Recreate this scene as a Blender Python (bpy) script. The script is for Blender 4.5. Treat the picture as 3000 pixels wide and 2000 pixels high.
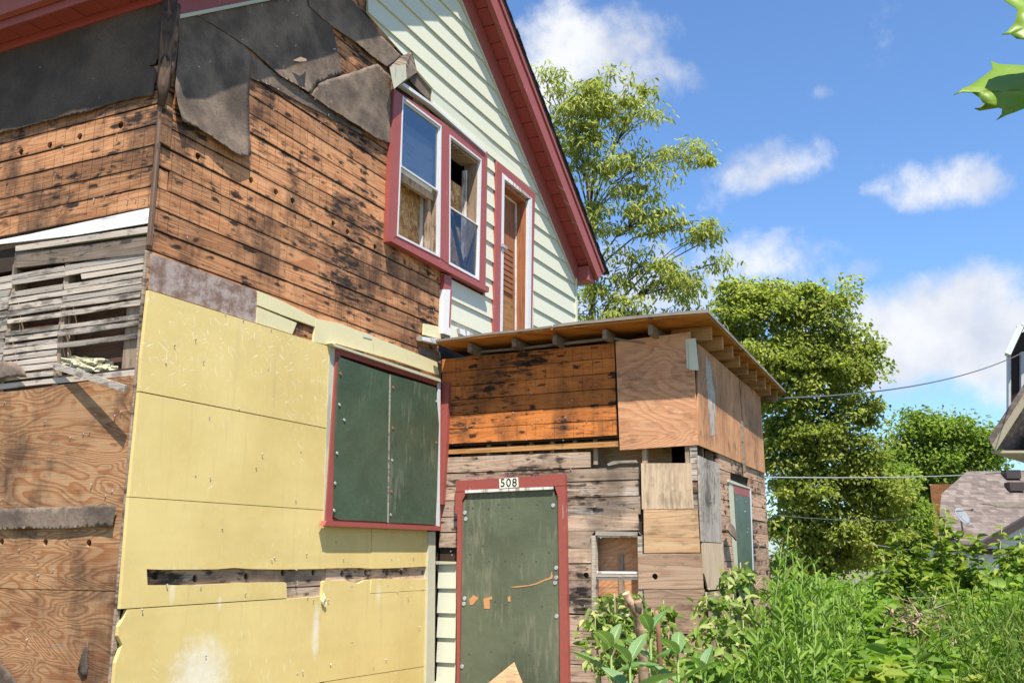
import bpy, bmesh, math, random
import numpy as np
from mathutils import Vector, Matrix, noise
from mathutils.geometry import tessellate_polygon
for o in list(bpy.data.objects): bpy.data.objects.remove(o)
scene = bpy.context.scene
COL = scene.collection
rad = math.radians
random.seed(7)
rng = np.random.default_rng(11)

# ------------------------------------------------------------------ camera
FPX, PITCH, YAW, ROLL = 2848.25, rad(12.3565), rad(64.5805), rad(0.0864)
CAM = Vector((-4.098, -4.353, 1.75))
_cp, _sp = math.cos(PITCH), math.sin(PITCH)
_d = Vector((math.sin(YAW)*_cp, math.cos(YAW)*_cp, _sp))
_r = Vector((math.cos(YAW), -math.sin(YAW), 0)); _u = _r.cross(_d)
_r, _u = _r*math.cos(ROLL)+_u*math.sin(ROLL), _u*math.cos(ROLL)-_r*math.sin(ROLL)
cd = bpy.data.cameras.new('camera'); cam = bpy.data.objects.new('camera', cd); COL.objects.link(cam)
cd.sensor_width = 36.0; cd.lens = 36.0*FPX/3000; cd.clip_end = 3000; cd.clip_start = 0.05
cam.matrix_world = Matrix.Translation(CAM) @ Matrix((_r, _u, -_d)).transposed().to_4x4()
scene.camera = cam

# ------------------------------------------------------------------ light
SUNV = Vector((-1.25, -1.0, 3.15)).normalized()          # towards the sun
SUN_EL = math.asin(SUNV.z); SUN_AZ = math.atan2(SUNV.x, SUNV.y)
sd = bpy.data.lights.new('sun', 'SUN'); sd.energy = 4.5; sd.angle = rad(0.5); sd.color = (1.0, 0.95, 0.86)
so = bpy.data.objects.new('sun', sd); COL.objects.link(so); so.rotation_euler = SUNV.to_track_quat('Z', 'Y').to_euler()
so.location = (-10, -10, 25)
scene.view_settings.view_transform = 'Standard'; scene.view_settings.look = 'None'
scene.view_settings.exposure = 1.08; scene.view_settings.gamma = 1.0; scene.view_settings.use_curve_mapping = False

# ------------------------------------------------------------------ node helper
class NT:
    def __init__(s, nt): s.nt = nt
    def node(s, t, **kw):
        n = s.nt.nodes.new(t)
        for k, v in kw.items(): setattr(n, k, v)
        return n
    def put(s, sock, v):
        if v is None: return
        if isinstance(v, bpy.types.NodeSocket): s.nt.links.new(v, sock)
        elif isinstance(v, (tuple, list)) and len(v) == 3 and sock.type == 'RGBA': sock.default_value = (*v, 1)
        else: sock.default_value = v
    def m(s, op, a, b=None, c=None, clamp=False):
        n = s.node('ShaderNodeMath', operation=op, use_clamp=clamp)
        for i, v in enumerate((a, b, c)): s.put(n.inputs[i], v)
        return n.outputs[0]
    def v(s, op, a, b=None):
        n = s.node('ShaderNodeVectorMath', operation=op); s.put(n.inputs[0], a); s.put(n.inputs[1], b)
        return n.outputs['Value'] if op in ('DOT_PRODUCT', 'LENGTH') else n.outputs[0]
    def xyz(s, a, b, c):
        n = s.node('ShaderNodeCombineXYZ')
        for i, v in enumerate((a, b, c)): s.put(n.inputs[i], v)
        return n.outputs[0]
    def sep(s, v):
        n = s.node('ShaderNodeSeparateXYZ'); s.put(n.inputs[0], v); return n.outputs
    def noise(s, vec, scale=1, detail=3, rough=.55, dist=0):
        n = s.node('ShaderNodeTexNoise'); s.put(n.inputs['Vector'], vec)
        for k, v in (('Scale', scale), ('Detail', detail), ('Roughness', rough), ('Distortion', dist)): n.inputs[k].default_value = v
        return n.outputs[0]
    def voro(s, vec, scale=1, feature='F1', out='Distance'):
        n = s.node('ShaderNodeTexVoronoi', feature=feature); s.put(n.inputs['Vector'], vec); n.inputs['Scale'].default_value = scale
        return n.outputs[out]
    def ss(s, x, a, b):
        n = s.node('ShaderNodeMapRange', interpolation_type='SMOOTHSTEP'); s.put(n.inputs[0], x)
        n.inputs[1].default_value = a; n.inputs[2].default_value = b
        return n.outputs[0]
    def mix(s, f, a, b, mode='MIX'):
        n = s.node('ShaderNodeMix', data_type='RGBA', blend_type=mode); s.put(n.inputs[0], f); s.put(n.inputs[6], a); s.put(n.inputs[7], b)
        return n.outputs[2]
    def ramp(s, f, stops):
        n = s.node('ShaderNodeValToRGB'); s.put(n.inputs[0], f); e = n.color_ramp.elements
        while len(e) < len(stops): e.new(.5)
        for k, (p, c) in enumerate(stops): e[k].position = p; e[k].color = (*c, 1)
        return n.outputs[0]
    def bump(s, h, st=.4, dist=.004):
        n = s.node('ShaderNodeBump'); n.inputs['Strength'].default_value = st; n.inputs['Distance'].default_value = dist; s.put(n.inputs['Height'], h)
        return n.outputs[0]

# ------------------------------------------------------------------ sky with clouds
def at(px, py, dist):
    """the point seen at photo pixel (px,py), dist metres away along the view axis"""
    return CAM + (_r*((px-1500)/FPX) + _u*(-(py-1000)/FPX) + _d)*dist
world = bpy.data.worlds.new('World'); scene.world = world; world.use_nodes = True
w = NT(world.node_tree); bg = world.node_tree.nodes['Background']
sky = w.node('ShaderNodeTexSky', sky_type='NISHITA'); sky.sun_disc = False
sky.sun_elevation = SUN_EL; sky.sun_rotation = SUN_AZ; sky.air_density = 1.0; sky.dust_density = 0.6; sky.ozone_density = 2.5
tc = w.node('ShaderNodeTexCoord').outputs['Generated']
nz = w.noise(tc, 7.5, 9, .60, .15)
nz2 = w.noise(tc, 2.0, 4, .5)
dens = w.m('SUBTRACT', nz2, .70)                        # scattered cloud over the rest of the dome
for (cx, cy, rx, ry, wt) in [(1720, 150, 330, 150, 1.25), (1880, 230, 190, 105, 1.2), (1560, 220, 190, 190, 1.1), (2250, 480, 150, 85, .66),
        (2790, 525, 200, 75, .78), (2310, 735, 280, 90, .82), (2490, 790, 120, 55, .75), (2690, 1010, 360, 180, 1.55), (2900, 1000, 260, 200, 1.6),
        (1850, 840, 330, 150, 1.0), (2380, 155, 60, 24, .42), (2390, 270, 45, 22, .36), (2560, 490, 40, 20, .3)]:
    c = (at(cx, cy, 1)-CAM).normalized(); rr = Vector((-c.y, c.x, 0)).normalized(); rr = -rr if rr.dot(_r) < 0 else rr
    uu = rr.cross(c); uu = -uu if uu.z < 0 else uu
    a = w.m('DIVIDE', w.v('DOT_PRODUCT', tc, tuple(rr)), rx/FPX*.93); b = w.m('DIVIDE', w.v('DOT_PRODUCT', w.v('SUBTRACT', tc, tuple(c)), tuple(uu)), ry/FPX*.93)
    q = w.m('SQRT', w.m('ADD', w.m('MULTIPLY', a, a), w.m('MULTIPLY', b, b)))
    front = w.ss(w.v('DOT_PRODUCT', tc, tuple(c)), .2, .5)
    dens = w.m('MAXIMUM', dens, w.m('MULTIPLY', w.m('MULTIPLY', w.m('SUBTRACT', 1.0, w.m('MULTIPLY', w.m('MULTIPLY', q, q), .62)), wt*.62), front))
cl = w.ss(w.m('ADD', dens, w.m('MULTIPLY', w.m('SUBTRACT', nz, .5), 2.3)), .20, .76)
shade = w.noise(w.v('ADD', tc, (.02, .03, .045)), 7.0, 5, .5)
ccol = w.mix(w.ss(shade, .38, .62), (3.1, 3.3, 3.8), (4.5, 4.55, 4.65))
skyc = w.mix(1.0, sky.outputs[0], (.67, .845, 1.03), 'MULTIPLY')
w.put(bg.inputs['Color'], w.mix(w.m('MULTIPLY', cl, .96), skyc, ccol)); bg.inputs['Strength'].default_value = 0.105

# ------------------------------------------------------------------ photo frames: zoomed crops of the photograph used for measuring
ZF = {'1': (0, 0, .32313), '2': (0, 480, .44654), '3': (0, 1060, .59937), '4': (450, 0, .38271), '5': (430, 480, .44643), '6': (380, 1000, .63774),
      '7': (1080, 0, .63752), '8': (1250, 880, .3316), 'a1': (1260, 1300, .44643), 'a2': (1750, 880, .33167), 'a3': (1650, 1350, .41445),
      'a4': (2300, 1350, .41445), 'a5': (2400, 850, .5102), 'a6': (1500, 100, .54201), 'a7': (2050, 800, .57416), 'b1': (0, 660, .31892),
      'b2': (440, 150, .31888), 'b3': (800, 400, .38256), 'b4': (1120, 150, .31894), 'b5': (1120, 550, .2934), 'b6': (1940, 1280, .31876), '': (0, 0, 1)}
XP, YS = 3.542, -2.358                                   # porch front wall plane x = XP, porch side wall plane y = YS
PLANES = {'F': (1, 0, -1), 'L': (0, 0, -1), 'P': (0, XP, -1), 'S': (1, YS, -1)}
def ray(z, x, y):
    a = ZF[z]; X, Y = a[0]+x*a[2], a[1]+y*a[2]
    return _r*((X-1500)/FPX) + _u*(-(Y-1000)/FPX) + _d
def uv(pl, z, x, y, d=0):
    ax, c, sg = PLANES[pl]; r = ray(z, x, y); p = CAM + r*((c+sg*d-CAM[ax])/r[ax])
    return (p.x if ax == 1 else p.y, p.z)
def uvs(pl, z, pts, d=0): return [uv(pl, z, x, y, d) for x, y in pts]
def to3(pl, u, z, d):
    ax, c, sg = PLANES[pl]
    return Vector((u, c+sg*d, z)) if ax == 1 else Vector((c+sg*d, u, z))

# ------------------------------------------------------------------ object helpers
def link(name, me, mat, parent=None):
    o = bpy.data.objects.new(name, me); COL.objects.link(o)
    if mat is not None and me is not None and len(me.materials) == 0: me.materials.append(mat)
    if parent is not None: o.parent = parent
    return o
def empty(name, loc=(0, 0, 0), label=None, cat=None, group=None, parent=None):
    o = bpy.data.objects.new(name, None); COL.objects.link(o); o.location = loc; o.empty_display_size = .2
    if parent: o.parent = parent
    return tag(o, label, cat, group)
def tag(o, label=None, cat=None, group=None, kind=None):
    for k, v in (('label', label), ('category', cat), ('group', group), ('kind', kind)):
        if v: o[k] = v
    return o
def from_bm(name, bm, mat, parent=None, smooth=False):
    bmesh.ops.recalc_face_normals(bm, faces=bm.faces); me = bpy.data.meshes.new(name); bm.to_mesh(me); bm.free()
    if smooth:
        for p in me.polygons: p.use_smooth = True
    return link(name, me, mat, parent)
def prism(bm, A, B, loops):
    """A,B: lists of loops of Vectors (front, back); loops share indices; tessellated caps + sides"""
    tri = tessellate_polygon([[Vector((p[0], p[1], 0)) for p in lp] for lp in loops])
    fa = [bm.verts.new(v) for lp in A for v in lp]; fb = [bm.verts.new(v) for lp in B for v in lp]
    for t in tri:
        try: bm.faces.new([fa[i] for i in t]); bm.faces.new([fb[i] for i in reversed(t)])
        except ValueError: pass
    k = 0
    for lp in loops:
        n = len(lp)
        for i in range(n):
            a, b = k+i, k+(i+1) % n
            bm.faces.new((fa[a], fa[b], fb[b], fb[a]))
        k += n
def circle(c, r, n=12, sq=1.0):
    return [(c[0]+r*math.cos(2*math.pi*i/n), c[1]+r*sq*math.sin(2*math.pi*i/n)) for i in range(n)]
def plate(name, pl, outer, d0, d1, mat, parent=None, holes=()):
    bm = bmesh.new(); loops = [outer]+list(holes)
    prism(bm, [[to3(pl, u, z, d1) for u, z in lp] for lp in loops], [[to3(pl, u, z, d0) for u, z in lp] for lp in loops], loops)
    return from_bm(name, bm, mat, parent)
def rect(u0, u1, z0, z1): return [(u0, z0), (u1, z0), (u1, z1), (u0, z1)]
def board(name, pl, u0, u1, z0, z1, d0, d1, mat, parent=None, wob=.003, tilt=.003, holes=(), seg=.35, ragged=0):
    """a plank along u with slightly uneven edges"""
    n = max(1, int(abs(u1-u0)/seg)); sd_ = random.random()*100; bot, top = [], []
    jd = random.uniform(-tilt, tilt)
    for i in range(n+1):
        u = u0+(u1-u0)*i/n
        bot.append((u+random.uniform(-1, 1)*ragged*(i in (0, n)), z0+wob*noise.noise((u*3, sd_, 0))))
        top.append((u+random.uniform(-1, 1)*ragged*(i in (0, n)), z1+wob*noise.noise((u*3, sd_, 5))))
    outer = bot+top[::-1]
    return plate(name, pl, outer, d0, d1+jd, mat, parent, holes)
def wbox(bm, a, b):
    a, b = Vector(a), Vector(b); lo = [min(a[i], b[i]) for i in range(3)]; hi = [max(a[i], b[i]) for i in range(3)]
    v = [bm.verts.new((x, y, z)) for x in (lo[0], hi[0]) for y in (lo[1], hi[1]) for z in (lo[2], hi[2])]
    for f in ((0, 1, 3, 2), (4, 6, 7, 5), (0, 4, 5, 1), (2, 3, 7, 6), (0, 2, 6, 4), (1, 5, 7, 3)): bm.faces.new([v[i] for i in f])
    return v
def box(name, a, b, mat, parent=None, bev=0):
    bm = bmesh.new(); wbox(bm, a, b)
    if bev: bmesh.ops.bevel(bm, geom=bm.edges[:], offset=bev, segments=1, affect='EDGES')
    return from_bm(name, bm, mat, parent)
def pbox(name, pl, u0, u1, z0, z1, d0, d1, mat, parent=None, bev=0): return box(name, to3(pl, u0, z0, d0), to3(pl, u1, z1, d1), mat, parent, bev)
def beam(bm, p0, p1, wdt, hgt, up=Vector((0, 0, 1))):
    p0, p1 = Vector(p0), Vector(p1); t = (p1-p0).normalized(); s = t.cross(up).normalized(); q = s.cross(t)
    v = [bm.verts.new(p+s*(wdt/2*i)+q*(hgt/2*j)) for p in (p0, p1) for i, j in ((-1, -1), (1, -1), (1, 1), (-1, 1))]
    for f in ((3, 2, 1, 0), (4, 5, 6, 7), (0, 1, 5, 4), (1, 2, 6, 5), (2, 3, 7, 6), (3, 0, 4, 7)): bm.faces.new([v[i] for i in f])
def tube(bm, pts, radii, n=6, cap=True):
    pts = [Vector(p) for p in pts]; rings = []
    for i, p in enumerate(pts):
        t = (pts[min(i+1, len(pts)-1)]-pts[max(i-1, 0)]).normalized(); a = t.orthogonal().normalized() if i == 0 else (a-t*a.dot(t)).normalized(); b = t.cross(a)
        rings.append([bm.verts.new(p+(a*math.cos(2*math.pi*k/n)+b*math.sin(2*math.pi*k/n))*radii[i]) for k in range(n)])
    for i in range(len(pts)-1):
        for k in range(n): bm.faces.new((rings[i][k], rings[i][(k+1) % n], rings[i+1][(k+1) % n], rings[i+1][k]))
    if cap and n > 2: bm.faces.new(rings[0][::-1]); bm.faces.new(rings[-1])
def sheet(name, pl, outer, d, mat, parent, bulge=.012, curl=None, cell=.06, thick=.0012, seed=0, free=(0, 0)):
    """a paper sheet: outline subdivided, rippled out of plane; curl(u,z) adds stand-off"""
    bm = bmesh.new(); tri = tessellate_polygon([[Vector((u, z, 0)) for u, z in outer]])
    vs = [bm.verts.new((u, z, 0)) for u, z in outer]
    for t in tri:
        try: bm.faces.new([vs[i] for i in t])
        except ValueError: pass
    for _ in range(6):
        es = [e for e in bm.edges if e.calc_length() > cell]
        if not es: break
        bmesh.ops.subdivide_edges(bm, edges=es, cuts=1)
        bmesh.ops.triangulate(bm, faces=bm.faces[:])
    bmesh.ops.beautify_fill(bm, faces=bm.faces[:], edges=[e for e in bm.edges if not e.is_boundary])
    for v in bm.verts:
        u, z = v.co.x, v.co.y
        if v.is_boundary: u, z = u+.006*noise.noise((u*38, z*38, seed)), z+.007*noise.noise((u*38, z*38, seed+4))
        dd = d + bulge*(.5+.5*noise.noise((u*2.3+seed, z*2.3, seed)))+.22*bulge*noise.noise((u*6+seed, z*5, 3.))+.16*bulge*noise.noise((u*19+seed, z*13, 8.))
        if curl: dd += curl(u, z)
        v.co = to3(pl, u, z, dd)
    o = from_bm(name, bm, mat, parent, True)
    md = o.modifiers.new('thick', 'SOLIDIFY'); md.thickness = thick; md.offset = 0
    return o
# ------------------------------------------------------------------ materials
MATS = {}
def material(name, rough=.8, spec=.25):
    m = bpy.data.materials.new(name); m.use_nodes = True; b = m.node_tree.nodes['Principled BSDF']
    b.inputs['Roughness'].default_value = rough; b.inputs['Specular IOR Level'].default_value = spec; MATS[name] = m
    return m, NT(m.node_tree), b
def wallco(n):
    """u along the wall, v up, and a per-object random number"""
    t = n.node('ShaderNodeTexCoord').outputs['Object']; x, y, z = n.sep(t)
    return n.m('ADD', x, y), z, n.node('ShaderNodeObjectInfo').outputs['Random']
def wood(name, light, mid, dark, rings=12, aniso=(.45, 5.0), vertical=False, stain=.6, stain_col=(.012, .010, .009), grey=0.0, grey_col=(.30, .27, .24), ringamt=.7, blotch=.5, rough=.82, saw=0.0, dirt=0.0, var=.3, edge=0.0):
    m, n, b = material(name, rough, .2); u, v, r = wallco(n)
    if vertical: u, v = v, u
    R = n.m('MULTIPLY', r, 41.0)
    warp = n.noise(n.xyz(u, v, R), 1.7, 2)
    f1 = n.noise(n.xyz(n.m('MULTIPLY', u, aniso[0]), n.m('MULTIPLY', v, aniso[1]), R), 1.0, 2.2, .5, .9)
    ph = n.m('MULTIPLY', n.m('ADD', f1, n.m('MULTIPLY', warp, .12)), rings)
    fr = n.m('FRACT', ph); ring = n.m('MULTIPLY', n.ss(fr, .25, .85), n.ss(n.m('SUBTRACT', 1.0, fr), 0.0, .12))
    fine = n.noise(n.xyz(n.m('MULTIPLY', u, 3.5), n.m('MULTIPLY', v, 150), R), 1.0, 3, .6)
    big = n.noise(n.xyz(n.m('MULTIPLY', u, 1.1), n.m('MULTIPLY', v, 3.2), n.m('ADD', R, 7.0)), 1.0, 4, .6)
    c = n.mix(n.m('MULTIPLY', ring, ringamt), light, mid)
    c = n.mix(n.m('MULTIPLY', n.ss(fine, .45, .75), .45), c, dark)
    c = n.mix(n.m('MULTIPLY', n.ss(big, .48, .72), blotch), c, dark)
    knot = n.voro(n.xyz(n.m('MULTIPLY', u, 1.3), n.m('MULTIPLY', v, 3.0), R), 1.0)
    c = n.mix(n.m('MULTIPLY', n.ss(knot, .10, .03), .8), c, dark)
    if grey:
        g = n.noise(n.xyz(n.m('MULTIPLY', u, 1.6), n.m('MULTIPLY', v, 7), n.m('ADD', R, 19.0)), 1.0, 5, .65)
        c = n.mix(n.ss(g, .74-grey*.5, .92-grey*.4), c, n.mix(n.ss(fine, .3, .7), tuple(k*.45 for k in grey_col), grey_col))
    if stain:
        # dark bleeding round the nails: two columns per stud bay, drawn out along the grain
        sft = n.m('MULTIPLY', r, .25); colf = n.m('FRACT', n.m('ADD', n.m('DIVIDE', u, .29), n.m('MULTIPLY', sft, 2.2))); col = n.m('ABSOLUTE', n.m('SUBTRACT', colf, .5))
        near = n.ss(col, .22, .0)
        s1 = n.noise(n.xyz(n.m('MULTIPLY', u, 9.0), n.m('MULTIPLY', v, 36), n.m('ADD', R, 3.0)), 1.0, 4, .65, .4)
        s2 = n.noise(n.xyz(n.m('MULTIPLY', u, 1.3), n.m('MULTIPLY', v, 2.4), 11.0), 1.0, 4, .6)
        s3 = n.noise(n.xyz(n.m('MULTIPLY', u, 2.6), n.m('MULTIPLY', v, 34), n.m('ADD', R, 23.0)), 1.0, 4, .65)
        q = n.m('ADD', s1, n.m('ADD', n.m('MULTIPLY', near, .07), n.m('MULTIPLY', n.m('SUBTRACT', s2, .5), .8)))
        c = n.mix(n.m('MULTIPLY', n.ss(q, .58, .74), stain), c, stain_col)
        q3 = n.m('ADD', s3, n.m('MULTIPLY', n.m('SUBTRACT', s2, .5), 1.1))
        c = n.mix(n.m('MULTIPLY', n.ss(q3, .54, .74), stain*.85), c, tuple(k*2.4 for k in stain_col))
        dst = n.noise(n.xyz(n.m('MULTIPLY', u, 14), n.m('MULTIPLY', v, 22), R), 1.0, 3); dsx = n.noise(n.xyz(n.m('MULTIPLY', u, 9), n.m('MULTIPLY', v, 40), 5.0), 1.0, 3)
        vo = n.node('ShaderNodeTexVoronoi', voronoi_dimensions='2D'); n.put(vo.inputs['Vector'], n.xyz(n.m('ADD', n.m('MULTIPLY', u, 6.0), n.m('MULTIPLY', dst, 1.1)), n.m('ADD', n.m('MULTIPLY', v, 14.7), n.m('MULTIPLY', dsx, .9)), 0.0)); vo.inputs['Scale'].default_value = 1.0; vo.inputs['Randomness'].default_value = .85
        rc = n.sep(vo.outputs['Color'])[0]; sz = n.m('ADD', n.m('MULTIPLY', n.m('MULTIPLY', rc, rc), .36), n.m('SUBTRACT', n.m('MULTIPLY', n.m('SUBTRACT', s2, .5), .9), .03))
        c = n.mix(n.m('MULTIPLY', n.ss(n.m('SUBTRACT', vo.outputs['Distance'], sz), .14, -.14), stain), c, stain_col)
        spk = n.voro(n.xyz(n.m('MULTIPLY', u, 9), n.m('MULTIPLY', v, 15), R), 1.0); c = n.mix(n.m('MULTIPLY', n.ss(spk, .16, .06), n.m('MULTIPLY', n.ss(s1, .45, .6), stain*.8)), c, stain_col)
    if saw:
        ln = n.m('ABSOLUTE', n.m('SUBTRACT', n.m('FRACT', n.m('DIVIDE', n.m('ADD', u, n.m('MULTIPLY', n.noise(n.xyz(u, v, 1.0), 3.0, 2), .012)), .088)), .5))
        zone = n.noise(n.xyz(n.m('MULTIPLY', u, 1.1), n.m('MULTIPLY', v, 1.6), 6.0), 1.0, 3)
        c = n.mix(n.m('MULTIPLY', n.m('MULTIPLY', n.ss(ln, .035, .012), n.ss(zone, .44, .54)), saw), c, stain_col)
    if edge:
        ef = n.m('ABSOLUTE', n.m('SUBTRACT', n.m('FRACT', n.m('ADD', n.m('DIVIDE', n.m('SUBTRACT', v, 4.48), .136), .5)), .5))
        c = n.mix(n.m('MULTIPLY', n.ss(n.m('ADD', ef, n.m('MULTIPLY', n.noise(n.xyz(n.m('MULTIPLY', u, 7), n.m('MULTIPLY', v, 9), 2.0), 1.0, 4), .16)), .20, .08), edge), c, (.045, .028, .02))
    if dirt:
        dz = n.noise(n.xyz(n.m('MULTIPLY', u, 2.2), n.m('MULTIPLY', v, 1.1), 5.0), 1.0, 5, .65)
        c = n.mix(n.m('MULTIPLY', n.ss(dz, .46, .66), dirt), c, (.03, .022, .018))
    if var:
        c = n.mix(1.0, c, n.ramp(n.m('FRACT', n.m('MULTIPLY', r, 13.7)), [(0, (1-var, 1-var, 1-var)), (.5, (1, .98, .95)), (1, (1+var*.5, 1+var*.42, 1+var*.3))]), 'MULTIPLY')
    n.put(b.inputs['Base Color'], c)
    n.put(b.inputs['Normal'], n.bump(n.m('ADD', n.m('MULTIPLY', fine, .8), n.m('MULTIPLY', ring, .3)), .55, .004))
    return m
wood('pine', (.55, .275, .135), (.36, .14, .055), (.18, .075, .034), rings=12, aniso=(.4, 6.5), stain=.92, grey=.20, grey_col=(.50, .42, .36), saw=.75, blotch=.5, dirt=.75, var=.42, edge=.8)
wood('pine_warm', (.58, .20, .052), (.43, .13, .030), (.19, .055, .016), rings=9, stain=.9, grey=0.0, saw=.6, blotch=.5, ringamt=.4, dirt=.6, var=.2, edge=.0)
wood('pine_grey', (.54, .40, .30), (.39, .265, .185), (.17, .115, .085), rings=11, stain=.85, grey=.45, grey_col=(.58, .52, .47), blotch=.6, dirt=.5)
wood('pine_side', (.54, .34, .23), (.40, .225, .14), (.18, .10, .065), rings=11, stain=.9, grey=.3, grey_col=(.46, .38, .32), blotch=.6)
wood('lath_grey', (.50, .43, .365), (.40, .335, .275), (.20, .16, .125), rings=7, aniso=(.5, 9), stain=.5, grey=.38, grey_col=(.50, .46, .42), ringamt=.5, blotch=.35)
wood('dark_rough', (.30, .23, .175), (.21, .155, .115), (.09, .065, .05), rings=9, stain=.7, grey=.28, grey_col=(.34, .31, .28), blotch=.6)
wood('ply_orange', (.56, .325, .165), (.39, .15, .052), (.20, .075, .033), rings=26, aniso=(.9, 3.0), stain=.22, ringamt=.85, blotch=.5, grey=.2, dirt=.6)
wood('ply_tan', (.60, .32, .175), (.46, .20, .095), (.28, .12, .065), rings=18, aniso=(1.0, 1.9), stain=.2, ringamt=.6, blotch=.25, grey=.2, var=.05)
wood('ply_side', (.60, .31, .155), (.48, .205, .095), (.26, .10, .05), rings=9, aniso=(.45, 4.0), vertical=True, stain=.3, ringamt=.55, blotch=.5, grey=.28, var=.12, dirt=.3)
wood('ply_grey', (.46, .40, .34), (.30, .24, .20), (.16, .12, .10), rings=20, aniso=(1.2, 2.0), vertical=True, stain=.5, ringamt=.6, blotch=.3, grey=.3, grey_col=(.50, .47, .43))
wood('ply_pale', (.60, .46, .32), (.48, .33, .21), (.30, .18, .10), rings=8, aniso=(.4, 4.5), vertical=True, stain=.2, ringamt=.6, blotch=.2, var=.1)
wood('ply_pale_h', (.58, .39, .23), (.47, .27, .14), (.28, .15, .08), rings=11, aniso=(.5, 4.0), stain=.28, ringamt=.7, blotch=.25, grey=.16, var=.12)
wood('ply_weather', (.42, .29, .20), (.31, .19, .12), (.17, .10, .07), rings=13, aniso=(.6, 3.2), stain=.3, ringamt=.8, blotch=.35, grey=.3, var=.12)
wood('rafter', (.46, .24, .09), (.34, .16, .055), (.15, .07, .03), rings=8, stain=.3, blotch=.5)
wood('roof_deck', (.50, .19, .045), (.34, .115, .025), (.12, .042, .014), rings=9, aniso=(.8, 2.0), stain=.5, blotch=.6, var=.1)
wood('stud', (.42, .31, .22), (.33, .23, .15), (.18, .12, .08), rings=9, vertical=True, stain=.4, grey=.3, blotch=.35)
wood('door_brown', (.30, .125, .06), (.24, .092, .042), (.12, .045, .022), rings=6, vertical=True, stain=.25, blotch=.5, var=.1)
wood('jamb_peel', (.40, .16, .07), (.32, .11, .045), (.16, .06, .03), rings=6, vertical=True, stain=.2, grey=.2, grey_col=(.6, .52, .44), blotch=.4)
wood('old_jamb', (.36, .26, .18), (.26, .16, .10), (.12, .07, .04), rings=9, vertical=True, stain=.5, grey=.36, grey_col=(.66, .60, .52), blotch=.4)
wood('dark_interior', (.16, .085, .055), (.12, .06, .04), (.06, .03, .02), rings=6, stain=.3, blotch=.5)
wood('fence_wood', (.36, .31, .27), (.28, .235, .20), (.15, .12, .10), rings=6, vertical=True, stain=.3, grey=.3, blotch=.4)
wood('grey_edge', (.27, .235, .20), (.20, .17, .14), (.09, .075, .06), rings=5, stain=.4, grey=.3, blotch=.4)
wood('corner_black', (.18, .11, .075), (.09, .06, .045), (.015, .012, .011), rings=7, vertical=True, stain=.7, grey=.22, grey_col=(.24, .21, .19), blotch=.7)

def paint(name, col, worn=None, wamt=.0, rough=.45, mott=.12, spec=.35, vert=True, dents=.25, wthr=(.60, .68)):
    m, n, b = material(name, rough, spec); u, v, r = wallco(n)
    p = n.xyz(u, v, n.m('MULTIPLY', r, 9.0)); a = n.noise(p, 2.3, 5, .6)
    c = n.mix(n.m('MULTIPLY', n.ss(a, .35, .7), mott*2), col, tuple(k*(1-mott*2.2) for k in col))
    sp_ = n.noise(p, 55, 3, .6); c = n.mix(n.m('MULTIPLY', n.ss(sp_, .62, .75), .25), c, tuple(k*.55 for k in col))
    if worn:
        g = n.noise(n.xyz(n.m('MULTIPLY', u, 26 if vert else 5), n.m('MULTIPLY', v, 4 if vert else 26), n.m('MULTIPLY', r, 9.0)), 1.0, 5, .62, .5)
        big = n.noise(p, 1.6, 3)
        c = n.mix(n.m('MULTIPLY', n.ss(n.m('ADD', g, n.m('MULTIPLY', n.m('SUBTRACT', big, .5), .7)), *wthr), wamt), c, worn)
    n.put(b.inputs['Base Color'], c)
    h = n.m('ADD', n.noise(p, 7, 3), n.m('MULTIPLY', sp_, .15)); n.put(b.inputs['Normal'], n.bump(h, dents, .01))
    n.put(b.inputs['Roughness'], n.m('ADD', rough, n.m('MULTIPLY', n.m('SUBTRACT', a, .5), .3)))
    return m
paint('red_paint', (.315, .078, .062), (.47, .33, .29), .5, rough=.5, wthr=(.70, .75))
paint('red_soffit', (.33, .062, .052), None, rough=.5, dents=.1)
paint('siding_paint', (.575, .565, .43), (.40, .42, .33), .3, rough=.5, mott=.06, dents=.12, wthr=(.66, .8))
paint('cream_trim', (.51, .48, .35), (.26, .25, .20), .5, rough=.5, mott=.1, wthr=(.62, .72))
paint('cream_foil', (.66, .58, .33), (.35, .32, .22), .4, rough=.55, mott=.1, wthr=(.66, .74))
paint('white_paint', (.76, .75, .73), (.35, .29, .25), .7, rough=.5, mott=.06, vert=False, wthr=(.60, .68))
paint('white_metal', (.60, .60, .60), (.40, .38, .36), .4, rough=.35, mott=.05, wthr=(.66, .76))
paint('peeling_white', (.68, .66, .63), (.28, .21, .17), .85, rough=.6, mott=.08, wthr=(.52, .62))
paint('green_paint', (.118, .135, .086), (.25, .235, .165), .5, rough=.45, mott=.25, dents=.5, wthr=(.48, .72))
paint('green_window', (.066, .102, .062), (.18, .18, .13), .55, rough=.4, mott=.25, dents=.6, wthr=(.58, .76))
paint('raw_patch', (.56, .27, .12), None, rough=.8)
paint('dark_gutter', (.10, .085, .07), None, rough=.5)
paint('brown_trim', (.055, .040, .035), None, rough=.5)
paint('white_siding', (.68, .70, .72), None, rough=.5, mott=.05)
paint('dish_grey', (.24, .245, .25), None, rough=.4)
paint('beige_soffit', (.36, .30, .20), (.20, .15, .10), .4, rough=.6)
paint('black_ink', (.012, .012, .012), None, rough=.5)
paint('plate_white', (.74, .72, .62), None, rough=.4, mott=.05)
paint('steel', (.40, .40, .41), (.20, .12, .08), .4, rough=.3, spec=.6)
paint('rust', (.30, .10, .035), None, rough=.7)
paint('wire', (.09, .09, .09), None, rough=.5)
paint('wire_light', (.30, .30, .30), None, rough=.5)

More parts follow.
